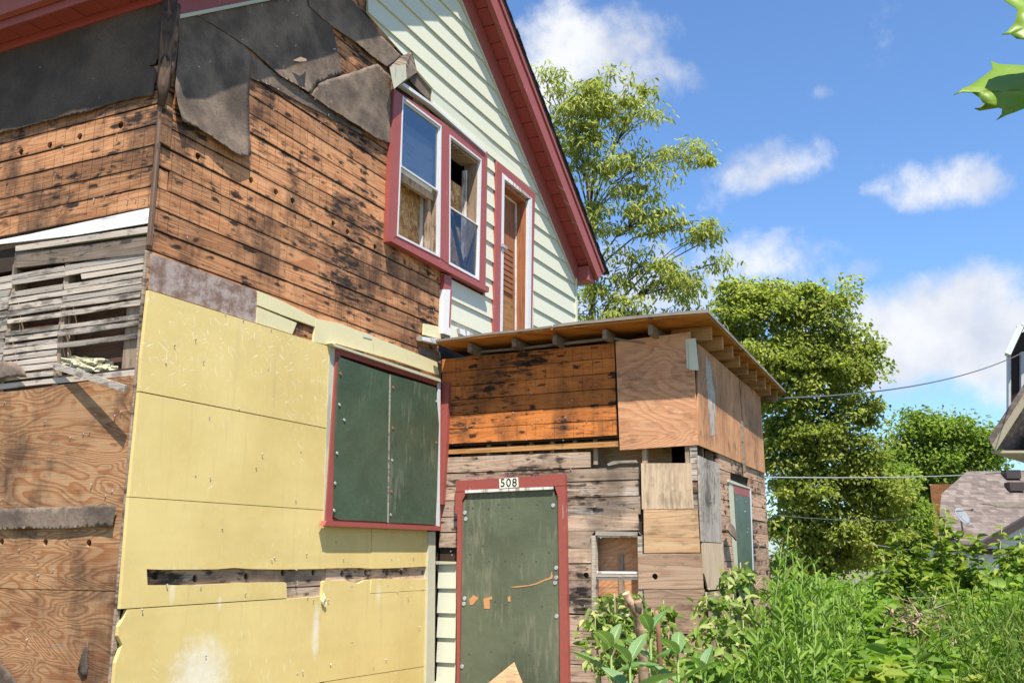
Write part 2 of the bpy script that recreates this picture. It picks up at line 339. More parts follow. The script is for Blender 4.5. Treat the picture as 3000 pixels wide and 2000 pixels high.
def simple_tex(name, build, rough=.9, spec=.15):
    m, n, b = material(name, rough, spec); u, v, r = wallco(n); build(n, b, u, v, r); return m
def _paper(n, b, u, v, r):
    p = n.xyz(u, v, n.m('MULTIPLY', r, 5.0)); a = n.noise(p, 3.2, 6, .62); f = n.noise(p, 70, 4, .7); s = n.noise(p, 240, 2, .6)
    c = n.mix(n.ss(a, .32, .68), (.095, .070, .053), (.245, .178, .130)); c = n.mix(n.m('MULTIPLY', n.ss(f, .42, .72), .5), c, (.075, .064, .058))
    c = n.mix(n.m('MULTIPLY', n.ss(s, .58, .75), .25), c, (.30, .25, .21)); n.put(b.inputs['Base Color'], c)
    n.put(b.inputs['Normal'], n.bump(n.m('ADD', n.m('MULTIPLY', n.noise(p, 16, 4, .6), 1.0), n.m('MULTIPLY', f, .35)), .5, .01))
simple_tex('tar_paper', _paper)
def _paper2(n, b, u, v, r):
    p = n.xyz(u, v, 3.0); a = n.noise(p, 2.2, 6, .62); f = n.noise(p, 60, 4, .7)
    c = n.mix(n.ss(a, .3, .7), (.060, .044, .034), (.125, .09, .066)); c = n.mix(n.m('MULTIPLY', n.ss(f, .42, .72), .5), c, (.040, .033, .030))
    n.put(b.inputs['Base Color'], c); n.put(b.inputs['Normal'], n.bump(n.m('ADD', n.noise(p, 12, 4, .6), n.m('MULTIPLY', f, .35)), .5, .012))
simple_tex('tar_paper_dark', _paper2)
def _fibre(n, b, u, v, r):
    p = n.xyz(u, v, r); a = n.noise(p, 9, 6, .7); f = n.noise(p, 130, 4, .7)
    c = n.mix(n.ss(a, .38, .62), (.20, .125, .095), (.40, .325, .29)); c = n.mix(n.m('MULTIPLY', n.ss(f, .45, .7), .5), c, (.16, .085, .05))
    n.put(b.inputs['Base Color'], c); n.put(b.inputs['Normal'], n.bump(f, .5, .004))
simple_tex('fibreboard', _fibre)
def _osb(n, b, u, v, r):
    p = n.xyz(n.m('MULTIPLY', u, 1.6), v, r); w_ = n.noise(p, 5, 2); q = n.v('ADD', p, n.xyz(n.m('MULTIPLY', w_, .5), n.m('MULTIPLY', w_, -.4), 0.0))
    ch = n.node('ShaderNodeTexVoronoi', distance='MANHATTAN'); n.put(ch.inputs['Vector'], q); ch.inputs['Scale'].default_value = 24
    k = n.sep(ch.outputs['Color'])[0]; f = n.noise(n.xyz(n.m('MULTIPLY', u, 60), n.m('MULTIPLY', v, 12), 0.0), 1, 3)
    c = n.ramp(k, [(0, (.24, .10, .030)), (.4, (.42, .21, .075)), (.8, (.55, .32, .13)), (1, (.68, .48, .26))]); c = n.mix(n.m('MULTIPLY', n.ss(f, .5, .75), .35), c, (.20, .09, .03))
    n.put(b.inputs['Base Color'], c); n.put(b.inputs['Normal'], n.bump(k, .3, .004))
simple_tex('osb', _osb, .7)
def _foam(n, b, u, v, r):
    p = n.xyz(u, v, r); a = n.noise(p, 1.1, 5, .6); f = n.noise(p, 22, 4, .65)
    c = n.mix(n.ss(a, .35, .68), (.70, .535, .215), (.62, .46, .17)); c = n.mix(n.m('MULTIPLY', n.ss(f, .52, .75), .22), c, (.74, .63, .36))
    g = n.m('FRACT', n.m('DIVIDE', v, .205)); band = n.noise(n.xyz(n.m('MULTIPLY', u, .5), n.m('MULTIPLY', v, 6.0), 4.0), 1, 2)
    c = n.mix(n.m('MULTIPLY', n.ss(band, .5, .7), .16), c, (.50, .37, .15))
    # scuffs: short pale strokes, denser high on the wall
    for k, (sx, sy, ang) in enumerate(((9, 90, .45), (90, 9, .2), (8, 80, -.5))):
        uu = n.m('ADD', n.m('MULTIPLY', u, math.cos(ang)), n.m('MULTIPLY', v, math.sin(ang))); vv = n.m('SUBTRACT', n.m('MULTIPLY', v, math.cos(ang)), n.m('MULTIPLY', u, math.sin(ang)))
        s = n.noise(n.xyz(n.m('MULTIPLY', uu, sx), n.m('MULTIPLY', vv, sy), 7.0*k), 1.0, 1.5); zone = n.noise(n.xyz(u, v, 3.0+k), 1.6, 3)
        c = n.mix(n.m('MULTIPLY', n.m('MULTIPLY', n.ss(s, .66, .72), n.ss(n.m('ADD', zone, n.m('MULTIPLY', n.ss(v, 2.3, 3.2), .22)), .52, .72)), .7), c, (.82, .76, .55))
    # whitewash smears with a shape of their own
    for (cu, cv, ru, rv, wt) in ((.62, 1.0, .30, .30, .8), (1.75, 1.22, .05, .22, .75), (.52, 1.62, .05, .06, .5), (.34, 1.56, .03, .12, .5), (.75, 1.45, .025, .05, .5), (2.55, 1.45, .04, .08, .5)):
        e = n.m('ADD', n.m('POWER', n.m('DIVIDE', n.m('SUBTRACT', u, cu), ru), 2.0), n.m('POWER', n.m('DIVIDE', n.m('SUBTRACT', v, cv), rv), 2.0))
        c = n.mix(n.m('MULTIPLY', n.ss(n.m('ADD', e, n.m('MULTIPLY', f, 1.6)), 2.0, .5), wt*.75), c, (.84, .83, .76))
    st_ = n.noise(n.xyz(n.m('MULTIPLY', u, 14.0), n.m('MULTIPLY', v, .9), 2.0), 1.0, 4, .6); c = n.mix(n.m('MULTIPLY', n.ss(st_, .56, .74), .22), c, (.38, .30, .15))
    gm = n.noise(p, 5.5, 6, .7); c = n.mix(n.m('MULTIPLY', n.ss(gm, .58, .74), .22), c, (.34, .28, .16))
    gr = n.noise(p, 300, 2); c = n.mix(n.m('MULTIPLY', n.ss(gr, .6, .75), .12), c, (.40, .30, .14))
    n.put(b.inputs['Base Color'], c); n.put(b.inputs['Normal'], n.bump(n.m('ADD', n.noise(p, 2.5, 3), n.m('MULTIPLY', f, .12)), .3, .012))
simple_tex('foam', _foam, .55, .3)
def _dark(n, b, u, v, r):
    n.put(b.inputs['Base Color'], n.mix(n.noise(n.xyz(u, v, r), 6, 4), (.028, .02, .015), (.07, .047, .034)))
simple_tex('dark_void', _dark)
def _batt(n, b, u, v, r):
    f = n.noise(n.xyz(u, v, 0.0), 40, 5, .7); n.put(b.inputs['Base Color'], n.ramp(f, [(.3, (.13, .10, .04)), (.5, (.42, .38, .24)), (.7, (.70, .68, .58))]))
simple_tex('insulation', _batt)
def _shin(col1, col2, sc):
    def f(n, b, u, v, r):
        t = n.node('ShaderNodeTexCoord').outputs['Object']; x, y, z = n.sep(t); br = n.node('ShaderNodeTexBrick'); n.put(br.inputs['Vector'], n.xyz(n.m('SUBTRACT', x, n.m('MULTIPLY', y, 1.0)), n.m('MULTIPLY', z, 1.6), 0.0))
        br.inputs['Scale'].default_value = sc; br.inputs['Mortar Size'].default_value = .012; br.inputs['Color1'].default_value = (*col1, 1); br.inputs['Color2'].default_value = (*col2, 1); br.inputs['Mortar'].default_value = tuple(k*.45 for k in col1)+(1,)
        br.inputs['Bias'].default_value = 0; br.inputs['Row Height'].default_value = .22
        a = n.noise(n.xyz(x, y, z), 2.5, 4); c = n.mix(n.m('MULTIPLY', n.ss(a, .4, .7), .35), br.outputs[0], tuple(k*.6 for k in col2))
        n.put(b.inputs['Base Color'], c); n.put(b.inputs['Normal'], n.bump(br.outputs['Fac'], -.5, .02))
    return f
simple_tex('shingle_brown', _shin((.225, .18, .155), (.115, .09, .078), 1.5))
simple_tex('shingle_orange', _shin((.40, .19, .085), (.32, .14, .06), 2.2))
simple_tex('shingle_dark', _shin((.05, .048, .045), (.035, .033, .03), 1.0))
def _bark(n, b, u, v, r):
    t = n.node('ShaderNodeTexCoord').outputs['Object']; x, y, z = n.sep(t); a = n.noise(n.xyz(n.m('MULTIPLY', x, 8), n.m('MULTIPLY', y, 8), n.m('MULTIPLY', z, 1.5)), 1, 5)
    n.put(b.inputs['Base Color'], n.mix(a, (.06, .05, .04), (.20, .165, .13))); n.put(b.inputs['Normal'], n.bump(a, .8, .03))
simple_tex('bark', _bark)
def _cutbark(n, b, u, v, r):
    t = n.node('ShaderNodeTexCoord').outputs['Object']; a = n.noise(t, 26, 5); n.put(b.inputs['Base Color'], n.mix(n.ss(a, .35, .65), (.17, .105, .065), (.40, .27, .17)))
simple_tex('shrub_bark', _cutbark)
paint('cut_wood', (.62, .46, .26), None, rough=.8)
def _ground(n, b, u, v, r):
    t = n.node('ShaderNodeTexCoord').outputs['Object']; a = n.noise(t, .6, 6, .65); f = n.noise(t, 9, 5, .7)
    n.put(b.inputs['Base Color'], n.mix(n.ss(f, .35, .7), n.mix(a, (.08, .10, .035), (.15, .15, .06)), (.24, .20, .13))); n.put(b.inputs['Normal'], n.bump(f, .8, .06))
simple_tex('ground_mat', _ground)

def glass(name, tint, alpha):
    m, n, b = material(name, .04, .5); b.inputs['Base Color'].default_value = (*tint, 1)
    g = n.node('ShaderNodeBsdfGlossy'); g.inputs['Roughness'].default_value = .03; g.inputs['Color'].default_value = (.9, .95, 1, 1)
    t = n.node('ShaderNodeBsdfTransparent'); t.inputs[0].default_value = (.55, .58, .6, 1); mx = n.node('ShaderNodeMixShader'); mx.inputs[0].default_value = alpha
    n.nt.links.new(t.outputs[0], mx.inputs[1]); n.nt.links.new(g.outputs[0], mx.inputs[2])
    n.nt.links.new(mx.outputs[0], n.nt.nodes['Material Output'].inputs[0]); return m
glass('window_glass', (.1, .12, .15), .24)
glass('screen_glass', (.1, .1, .1), .10)

def leafmat(name, c0, c1, c2, trans=.35, rough=.6, spec=.12):
    m, n, b = material(name, rough, spec)
    at_ = n.node('ShaderNodeAttribute', attribute_name='rnd'); c = n.ramp(at_.outputs['Fac'], [(0, c0), (.55, c1), (1, c2)])
    n.put(b.inputs['Base Color'], c); tr = n.node('ShaderNodeBsdfTranslucent'); n.put(tr.inputs[0], n.mix(1.0, c, (1.25, 1.35, .6), 'MULTIPLY'))
    mx = n.node('ShaderNodeMixShader'); mx.inputs[0].default_value = trans
    n.nt.links.new(b.outputs[0], mx.inputs[1]); n.nt.links.new(tr.outputs[0], mx.inputs[2]); n.nt.links.new(mx.outputs[0], n.nt.nodes['Material Output'].inputs[0]); return m
leafmat('leaf_light', (.25, .275, .07), (.37, .395, .12), (.50, .50, .20), trans=.5)
leafmat('leaf_mid', (.18, .225, .05), (.30, .335, .09), (.44, .45, .15), trans=.6)
leafmat('leaf_dark', (.13, .20, .04), (.22, .30, .06), (.32, .38, .09), trans=.6)
leafmat('leaf_weed', (.10, .19, .028), (.17, .28, .045), (.27, .38, .08), trans=.42)
leafmat('leaf_vine', (.10, .18, .03), (.20, .28, .06), (.44, .45, .18))
leafmat('leaf_brown', (.16, .11, .06), (.27, .20, .12), (.42, .34, .22), trans=.1)
leafmat('leaf_grass', (.07, .14, .02), (.13, .22, .035), (.28, .31, .08))
leafmat('leaf_sapling', (.10, .17, .022), (.18, .25, .035), (.28, .32, .06))
def _milk(name, c1, c2, rib_c=(.40, .50, .24)):
    m, n, b = material(name, .45, .35); t = n.node('ShaderNodeTexCoord').outputs['UV']; x, y, z = n.sep(t)
    rib = n.m('ABSOLUTE', n.m('SUBTRACT', y, .5)); lat = n.m('FRACT', n.m('ADD', n.m('MULTIPLY', x, 9.0), n.m('MULTIPLY', rib, -5.0)))
    k = n.m('MAXIMUM', n.ss(rib, .035, .012), n.m('MULTIPLY', n.ss(n.m('ABSOLUTE', n.m('SUBTRACT', lat, .5)), .08, .02), .35))
    r = n.node('ShaderNodeObjectInfo').outputs['Random']; c = n.mix(k, n.mix(r, c1, c2), rib_c)
    n.put(b.inputs['Base Color'], c); tr = n.node('ShaderNodeBsdfTranslucent'); n.put(tr.inputs[0], n.mix(1.0, c, (1.2, 1.3, .5), 'MULTIPLY')); mx = n.node('ShaderNodeMixShader'); mx.inputs[0].default_value = .28
    n.put(b.inputs['Normal'], n.bump(k, -.35, .006))
    n.nt.links.new(b.outputs[0], mx.inputs[1]); n.nt.links.new(tr.outputs[0], mx.inputs[2]); n.nt.links.new(mx.outputs[0], n.nt.nodes['Material Output'].inputs[0])
_milk('milkweed_leaf', (.10, .19, .055), (.17, .26, .095)); _milk('maple_leaf', (.13, .24, .012), (.19, .30, .015), (.22, .30, .03))
paint('stem_green', (.17, .24, .06), None, rough=.6); paint('stem_red', (.26, .12, .07), None, rough=.6); paint('stem_dry', (.34, .27, .16), None, rough=.8)
# ------------------------------------------------------------------ the ground
bm = bmesh.new(); gx = [-900, -200, -60, -25, -12, -6, 0, 6, 12, 18, 25, 35, 60, 200, 900]
gv = [[bm.verts.new((x, y, -.02+.05*noise.noise((x*.2, y*.2, 0)))) for y in gx] for x in gx]
for i in range(len(gx)-1):
    for j in range(len(gx)-1): bm.faces.new((gv[i][j], gv[i+1][j], gv[i+1][j+1], gv[i][j+1]))
tag(from_bm('ground', bm, MATS['ground_mat'], smooth=True), kind='structure')

# ------------------------------------------------------------------ the house
W, DEP, RIDGE, SL = 6.884, 9.0, 3.442, .713
CS, CT = 10.29, 10.60                                    # rake: z = C - SL*x of soffit plane and roof top
M = MATS
house = empty('house', (0, 0, 0), 'half-stripped house with bare boards, yellow foam panels, red trim and boarded porch', 'house')
def part(name): return empty(name, parent=house)
def q4(name, pl, z, pts, d0, d1, mat, parent, d=None, holes=()): return plate(name, pl, uvs(pl, z, pts, d1 if d is None else d), d0, d1, M[mat], parent, holes)
def lerp2(a, b, t): return (a[0]+(b[0]-a[0])*t, a[1]+(b[1]-a[1])*t)
def ring(names, pl, O, I, d0, d1, mat, parent):
    """four casing pieces between outer quad O and inner quad I (tl,tr,br,bl)"""
    (a, b, c, d), (e, f, g, h) = O, I
    for nm, qd in zip(names, ([a, b, f, e], [f, b, c, g], [h, g, c, d], [a, e, h, d])):
        if nm: plate(nm, pl, qd, d0, d1, M[mat], parent)
def inset(Q, du, dz): # tl,tr,br,bl
    return [(Q[0][0]+du, Q[0][1]-dz), (Q[1][0]-du, Q[1][1]-dz), (Q[2][0]-du, Q[2][1]+dz), (Q[3][0]+du, Q[3][1]+dz)]
def shrink(Q, k): return [(u+du, z+dz) for (u, z), (du, dz) in zip(Q, ((k, -k), (-k, -k), (-k, k), (k, k)))]
def bbox(Q): us = [p[0] for p in Q]; zs = [p[1] for p in Q]; return min(us), max(us), min(zs), max(zs)
def cyl(bm, c, ax, r0, r1, L, n=8):
    ax = Vector(ax).normalized(); tube(bm, [Vector(c), Vector(c)+ax*L], [r0, r1], n)

# --- openings measured on the front wall
Z7 = lambda *p: [uv('F', '7', x, y, .03) for x, y in p]
win_out = Z7((110, 410), (540, 700), (530, 1345), (80, 1110))
w1 = Z7((148, 445), (327, 580), (320, 1185), (122, 1085)); w2 = Z7((365, 620), (512, 735), (500, 1290), (362, 1215))
ud_out = Z7((585, 740), (760, 890), (745, 1520), (570, 1540)); ud_in = Z7((608, 795), (745, 912), (738, 1520), (598, 1540))
lw_out = [uv('F', '6', x, y, .03) for x, y in ((945, 25), (1425, 183), (1425, 866), (893, 843))]

# --- structural walls (cores behind the sheathing)
gable = [(.145, .1), (W, .1), (W, 5.35), (RIDGE, 7.75), (.145, 5.4)]
fw = plate('front_wall', 'F', gable, -.14, -.022, M['dark_void'], house, [rect(*bbox(shrink(w1, -.01))), rect(*bbox(shrink(w2, -.01))), rect(bbox(ud_in)[0]-.01, bbox(ud_in)[1]+.01, 3.72, bbox(ud_in)[3]+.01)])
lath_u0, lath_u1, lath_z0, lath_z1 = .05, 1.75, 2.82, 3.56
sw = plate('side_wall', 'L', rect(.0225, DEP, .1, 5.35), -.14, -.022, M['dark_void'], house, [rect(lath_u0, lath_u1, lath_z0, lath_z1)])
box('rear_wall', (0.15, DEP-.15, .1), (W-.15, DEP, 5.35), M['siding_paint'], house)
box('far_wall', (W-.15, .15, .1), (W-.001, DEP-.2, 5.35), M['siding_paint'], house)
box('floor_slab', (.16, .16, 3.35), (W-.16, DEP-.16, 3.5), M['dark_interior'], house)
box('foundation', (.03, .03, -.1), (W-.03, DEP-.03, .38), M['ply_grey'], house)
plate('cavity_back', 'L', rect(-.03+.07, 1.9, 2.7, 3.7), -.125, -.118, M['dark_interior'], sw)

# --- roof
roof = part('roof')
def slope_slab(name, c0, c1, x0, x1a, x1b, y0, y1, mat, side, parent):
    """slab between planes z=c0-SL*x (below) and z=c1-SL*x (above); side=-1 mirrors about the ridge"""
    bm = bmesh.new(); pr = [(x0, c0-SL*x0), (x1a, c0-SL*x1a), (x1b, c1-SL*x1b), (x0, c1-SL*x0)]
    mx = lambda x: x if side > 0 else 2*RIDGE-x
    A = [Vector((mx(x), y0, z)) for x, z in pr]; B = [Vector((mx(x), y1, z)) for x, z in pr]
    prism(bm, [A], [B], [pr]); return from_bm(name, bm, M[mat], parent)
for s in (1, -1):
    ee = 0 if s > 0 else -.14
    slope_slab('roof_deck', CS+.012, CT-.03, RIDGE, 7.13+ee, 7.30+ee, -.186, DEP+.2, 'brown_trim', s, roof)
    sh = slope_slab('shingle_layer', CT-.028, CT+.02, RIDGE, 7.37+ee, 7.40+ee, -.25, DEP+.22, 'shingle_dark', s, roof)
    slope_slab('rake_fascia', CS-.02, CT-.035, RIDGE+.002, 7.14+ee, 7.36+ee, -.230, -.187, 'red_paint', s, roof)
    slope_slab('fascia_lip', CS-.045, CS-.022, RIDGE+.002, 7.13+ee, 7.15+ee, -.238, -.183, 'red_paint', s, roof)
    slope_slab('fascia_bead', CT-.10, CT-.035, RIDGE+.002, 7.30+ee, 7.33+ee, -.246, -.232, 'red_paint', s, roof)
    slope_slab('frieze_board', CS-.315, CS-.006, RIDGE+.002, 6.93, 6.93, -.034, -.012, 'red_paint', s, roof)
    slope_slab('frieze_channel', CS-.345, CS-.317, RIDGE+.002, 6.88, 6.88, -.04, -.008, 'cream_trim', s, roof)
    for k in range(24):                                   # soffit panels, one after another down the rake
        x0 = RIDGE+.02+k*.163
        if x0+.158 > 7.12+ee: break
        slope_slab('soffit_panel', CS-.004-.0015*(k % 2), CS+.011, x0, x0+.152, x0+.152, -.182, -.035, 'red_soffit', s, roof)
for k in range(46):                                       # ragged shingle tabs along the visible rake edge
    x0 = RIDGE+.05+k*.086
    slope_slab('shingle_tab', CT+.021, CT+.034+.006*random.random(), x0, x0+.08, x0+.08, -.262-.014*random.random(), -.02, 'shingle_dark', 1, roof)
# right eave return
box('eave_return', (W+.03, -.18, 5.11), (7.12, DEP, 5.30), M['red_paint'], roof, .006)
# left eave: horizontal soffit panels, frieze, fascia, gutter
EO = .17
for k in range(34):
    y0 = -.1+k*.205
    box('soffit_panel', (-EO, y0, 5.235+.0015*(k % 2)), (-.028, y0+.199, 5.247), M['red_soffit'], roof)
box('eave_frieze', (-.03, -.02, 5.175), (-.004, DEP, 5.233), M['red_soffit'], roof)
box('eave_fascia', (-EO-.022, -.14, 5.215), (-EO-.002, DEP, 5.40), M['red_paint'], roof, .003)
bm = bmesh.new(); prof = [(-.20, 5.27), (-.245, 5.275), (-.26, 5.33), (-.28, 5.40), (-.272, 5.40), (-.252, 5.335), (-.24, 5.285), (-.20, 5.28)]
prism(bm, [[Vector((x, -.22, z)) for x, z in prof]], [[Vector((x, DEP, z)) for x, z in prof]], [prof]); from_bm('gutter', bm, M['red_paint'], roof)

# --- sheathing on the front wall
ROW0, RH = 4.48, .136
def rows(zlo, zhi):
    k0, k1 = math.ceil((zlo-ROW0)/RH-1e-6), math.floor((zhi-ROW0)/RH+1e-6)
    return [(ROW0+k*RH, ROW0+(k+1)*RH) for k in range(k0, k1)]
Fh = [uv('F', 'b2', 437, 965), uv('F', 'b2', 928, 1185)]+[uv('F', 'b3', *p) for p in ((22, 425), (150, 492), (460, 665), (570, 730), (780, 845), (1008, 965), (1188, 1075), (1262, 1092))]
joints = [uv('F', 'b3', *p) for p in ((475, 1215), (1050, 1095), (1105, 1360), (770, 1440), (90, 1060), (360, 1000), (250, 60), (610, 300))]+[uv('F', 'b2', 1320, 740), uv('F', '5', 910, 820), uv('F', '5', 1240, 860)]
fnails = []
def run(pl, z0, z1, u0, u1, mat, parent, hl, jl, d0=-.02, d1=0., gap=.0085, name='board', wob=.004, tilt=.0035):
    cuts = sorted([u0]+[j[0] for j in jl if z0 < j[1] <= z1 and u0+.1 < j[0] < u1-.1]+[u1])
    for a, b in zip(cuts[:-1], cuts[1:]):
        hs = [circle((h[0], min(max(h[1], z0+.036), z1-.036)), .024, 12) for h in hl if z0 < h[1] <= z1 and a+.03 < h[0] < b-.03]
        board(name, pl, a+.0012, b-.0012, z0+gap/2, z1-gap/2, d0, d1, M[mat], parent, wob=wob, tilt=tilt, holes=hs)
for z0, z1 in rows(3.25, 6.45):
    u0 = max(.0, (z1-5.08)/SL+.03) if z1 > 5.05 else .0
    u1 = 2.60 if z1 > 4.36 else 3.50
    if z0 < 4.0 and z1 > 4.0: u0 = .115
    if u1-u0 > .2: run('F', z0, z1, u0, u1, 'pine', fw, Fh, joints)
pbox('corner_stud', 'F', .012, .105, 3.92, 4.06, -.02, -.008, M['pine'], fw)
# sheathing board behind the foam slot
sh_h = [uv('F', '6', *p) for p in ((117, 1075), (302, 1087), (537, 1077), (705, 1060), (845, 1060), (975, 1065), (1083, 1060), (1180, 1062), (1247, 1060), (1345, 1060))]
szt, szb = uv('F', '6', 700, 1030)[1], uv('F', '6', 700, 1130)[1]
run('F', szb, szt+.01, .03, 3.45, 'pine_grey', fw, sh_h, [(1.9, (szt+szb)/2)], name='slot_board')
run('F', szb-.14, szb, .9, 2.6, 'pine_grey', fw, [], [], name='slot_board')

# --- lower front: foam panels, fibreboard, foil strips
FD = .026
F6 = lambda *p: [uv('F', '6', x, y, FD) for x, y in p]
fl = [uv('F', '5', 15, 825, FD), uv('F', '6', 40, 225, FD), uv('F', '6', -3, 712, FD)]
jag = lambda pts, a=.004: [(u+random.uniform(-a, a), z+random.uniform(-a, a)) for u, z in pts]
U0 = -.012
top1 = [uv('F', '5', 15, 828, FD), uv('F', '5', 715, 1047, FD), uv('F', '5', 1190, 1195, FD), uv('F', '5', 1198, 1215, FD)]
sA = uv('F', '6', 45, 229, FD)[1]; sB = uv('F', '6', 0, 713, FD)[1]; sC = uv('F', '6', 0, 1226, FD)[1]; sD = uv('F', '6', 880, 1562, FD)[1]
uw = uv('F', '6', 908, 500, FD)[0]; ur = uv('F', '6', 1362, 1200, FD)[0]; uj1 = uv('F', '6', 900, 950, FD)[0]; uj2 = uv('F', '6', 1110, 950, FD)[0]
plate('foam_panel', 'F', [(U0+.006, sA+.003), (uw, uv('F', '6', 905, 397, FD)[1]), (uw+.004, top1[3][1]), (uw-.01, top1[2][1]), top1[1], (U0+.012, top1[0][1]), (U0, sA+.2)], 0.001, FD, M['foam'], fw)
plate('foam_panel', 'F', [(U0-.004, sB+.002), (uw-.004, uv('F', '6', 890, 773, FD)[1]+.001), (uw, uv('F', '6', 905, 397, FD)[1]-.006), (U0+.004, sA-.004)], 0.001, FD, M['foam'], fw)
slot_top = F6((78, 1044), (150, 1047), (400, 1045), (480, 1038), (560, 1044), (700, 1046), (885, 1043)); slot_top2 = F6((900, 1041), (1050, 1038), (1108, 1042)); slot_top3 = F6((1112, 1042), (1200, 1040), (1362, 1032))
zb_ = uv('F', '6', 890, 774, FD)[1]; zw = uv('F', '6', 1000, 848, FD)[1]-.002
c_left = F6((78, 1118)); lowl = F6((82, 1118), (300, 1118), (460, 1110), (600, 1105), (712, 1104), (720, 1110), (722, 1172))
plate('foam_panel', 'F', [(U0, sC+.002)]+[(lowl[-1][0], uv('F', '6', 722, 1177, FD)[1])]+lowl[::-1]+slot_top+[(uj1, slot_top[-1][1])]+[(uj1, zb_-.002), (U0-.006, sB-.002)], 0.001, FD, M['foam'], fw)
plate('foam_panel', 'F', [(uj1+.002, slot_top2[0][1])]+slot_top2+[(uj2-.002, slot_top2[-1][1]), (uj2-.002, zw), (uj1+.002, zw)], 0.001, FD-.002, M['foam'], fw)
plate('foam_panel', 'F', [(uj2+.003, slot_top3[0][1])]+slot_top3+[(ur, slot_top3[-1][1]), (ur, zw), (uj2+.003, zw)], 0.001, FD, M['foam'], fw)
lw2 = F6((885, 1170), (889, 1105), (897, 1098), (1000, 1098), (1050, 1112), (1075, 1098), (1108, 1092)); lw3 = F6((1112, 1092), (1362, 1090)); sR = uv('F', '6', 1110, 1155, FD)[1]
plate('foam_panel', 'F', [(ur, sR), (ur, lw3[1][1]), lw3[0], (uj2+.003, sR)], 0.001, FD, M['foam'], fw)
sE = F6((895, 1560), (1358, 1489))
sCr = uv('F', '6', 880, 1169, FD)[1]
plate('foam_panel', 'F', [(U0+.0, sD-.6)]+[(lw2[0][0]-.003, sD-.6), (lw2[0][0]-.003, sCr-.0015), (lowl[-1][0], uv('F', '6', 722, 1181, FD)[1]), (U0+.05, sC-.003), (U0+.03, sC-.05), (U0-.0, sC-.09), (U0, sC-.14), (U0+.035, sC-.19), (U0+.015, sC-.24), (U0, sC-.28)], 0.001, FD, M['foam'], fw)
plate('foam_panel', 'F', [sE[0], sE[1], (ur, sR-.003), (uj2+.002, sR-.003), (uj2-.001, lw2[-1][1])]+lw2[::-1]+[(lw2[0][0]+.001, sE[0][1])], 0.001, FD-.001, M['foam'], fw)
plate('foam_panel', 'F', [(lw2[0][0]+.002, .4), (ur, .4), (sE[1][0], sE[1][1]-.005), (sE[0][0], sE[0][1]-.005)], 0.001, FD, M['foam'], fw)
# crumbled tufts at the broken corner and the torn left edge
for (x, y, s) in ((886, 1180, .03), (893, 1200, .022), (890, 1172, .02)):
    bm = bmesh.new(); bmesh.ops.create_icosphere(bm, subdivisions=2, radius=s)
    c = to3('F', *uv('F', '6', x, y, FD), FD+.004)
    for v in bm.verts: v.co = Vector((v.co.x*.8, v.co.y*.5, v.co.z*1.2))*(1+.8*noise.noise(v.co*70))+c
    from_bm('foam_crumb', bm, M['cream_foil'], fw)
q4('fibreboard', 'F', '5', [(35, 588), (725, 836), (716, 1043), (18, 823)], .001, .014, 'fibreboard', fw)
q4('foil_strip', 'F', '5', [(727, 832), (900, 905), (1112, 1012), (1104, 1068), (915, 1000), (727, 926)], .001, .02, 'cream_foil', fw)
q4('foil_strip', 'F', '5', [(727, 938), (985, 1043), (955, 1117), (719, 1042)], .001, .02, 'cream_foil', fw)
q4('foil_strip', 'F', '5', [(1114, 1014), (1265, 1045), (1420, 1105), (1700, 1215), (1800, 1255), (1905, 1300), (1920, 1385), (1640, 1290), (1245, 1178), (1205, 1190), (1097, 1166), (1106, 1070)], .001, .022, 'cream_foil', fw)
q4('foil_scrap', 'F', '5', [(1420, 1112), (1478, 1125), (1480, 1150), (1422, 1135)], .0225, .026, 'siding_paint', fw)
q4('splintered_board', 'F', '5', [(1790, 1200), (1925, 1235), (1930, 1310), (1800, 1255)], .001, .012, 'dark_rough', fw)
q4('tin_flashing', 'F', 'b5', [(418, 1355), (592, 1390), (588, 1510), (412, 1465)], .003, .018, 'cream_foil', fw)
q4('peeling_ledge', 'F', 'b5', [(395, 1485), (560, 1505), (600, 1545), (560, 1560), (400, 1520)], .003, .06, 'peeling_white', fw)

# --- lower window: red casing, cream channel, two green boards
lwin = part('boarded_window')
lin = [uv('F', '6', x, y, .03) for x, y in ((962, 62), (1412, 205), (1412, 842), (925, 812))]
ring(('head_casing', 'side_casing', 'sill', 'side_casing'), 'F', lw_out, lin, .0, .042, 'red_paint', lwin)
q4('channel', 'F', '6', [(918, 15), (944, 12), (940, 300), (902, 843), (890, 843)], .0, .03, 'cream_trim', lwin)
q4('channel', 'F', '6', [(930, 8), (1428, 172), (1430, 186), (942, 22)], .0, .075, 'cream_trim', lwin)
q4('channel', 'F', '6', [(1417, 190), (1428, 190), (1424, 860), (1412, 845)], .043, .055, 'white_metal', lwin)
q4('sill_nose', 'F', '6', [(905, 822), (1428, 848), (1428, 868), (893, 845)], .042, .085, 'red_paint', lwin)
plate('backing', 'F', shrink(lw_out, .03), -.021, -.001, M['dark_void'], lwin)
q4('green_board', 'F', '6', [(965, 72), (1080, 112), (1194, 151), (1190, 400), (1184, 829), (1060, 822), (960, 818), (940, 806), (948, 400)], .043, .058, 'green_window', lwin)
q4('green_board', 'F', '6', [(1201, 152), (1300, 180), (1407, 212), (1421, 380), (1412, 700), (1405, 841), (1280, 834), (1191, 833), (1196, 400)], .043, .061, 'green_window', lwin)
q4('pale_strip', 'F', '6', [(1195, 151), (1200, 152), (1196, 400), (1190, 833), (1185, 830), (1191, 400)], .043, .0625, 'lath_grey', lwin)  # thin pale strip laid along the seam between the two green boards
def disc(name, pl, u, z, d, r, h, mat, parent):
    bm = bmesh.new(); cyl(bm, to3(pl, u, z, d), to3(pl, 0, 0, 1)-to3(pl, 0, 0, 0), r, r*.9, h, 10); return from_bm(name, bm, M[mat], parent)
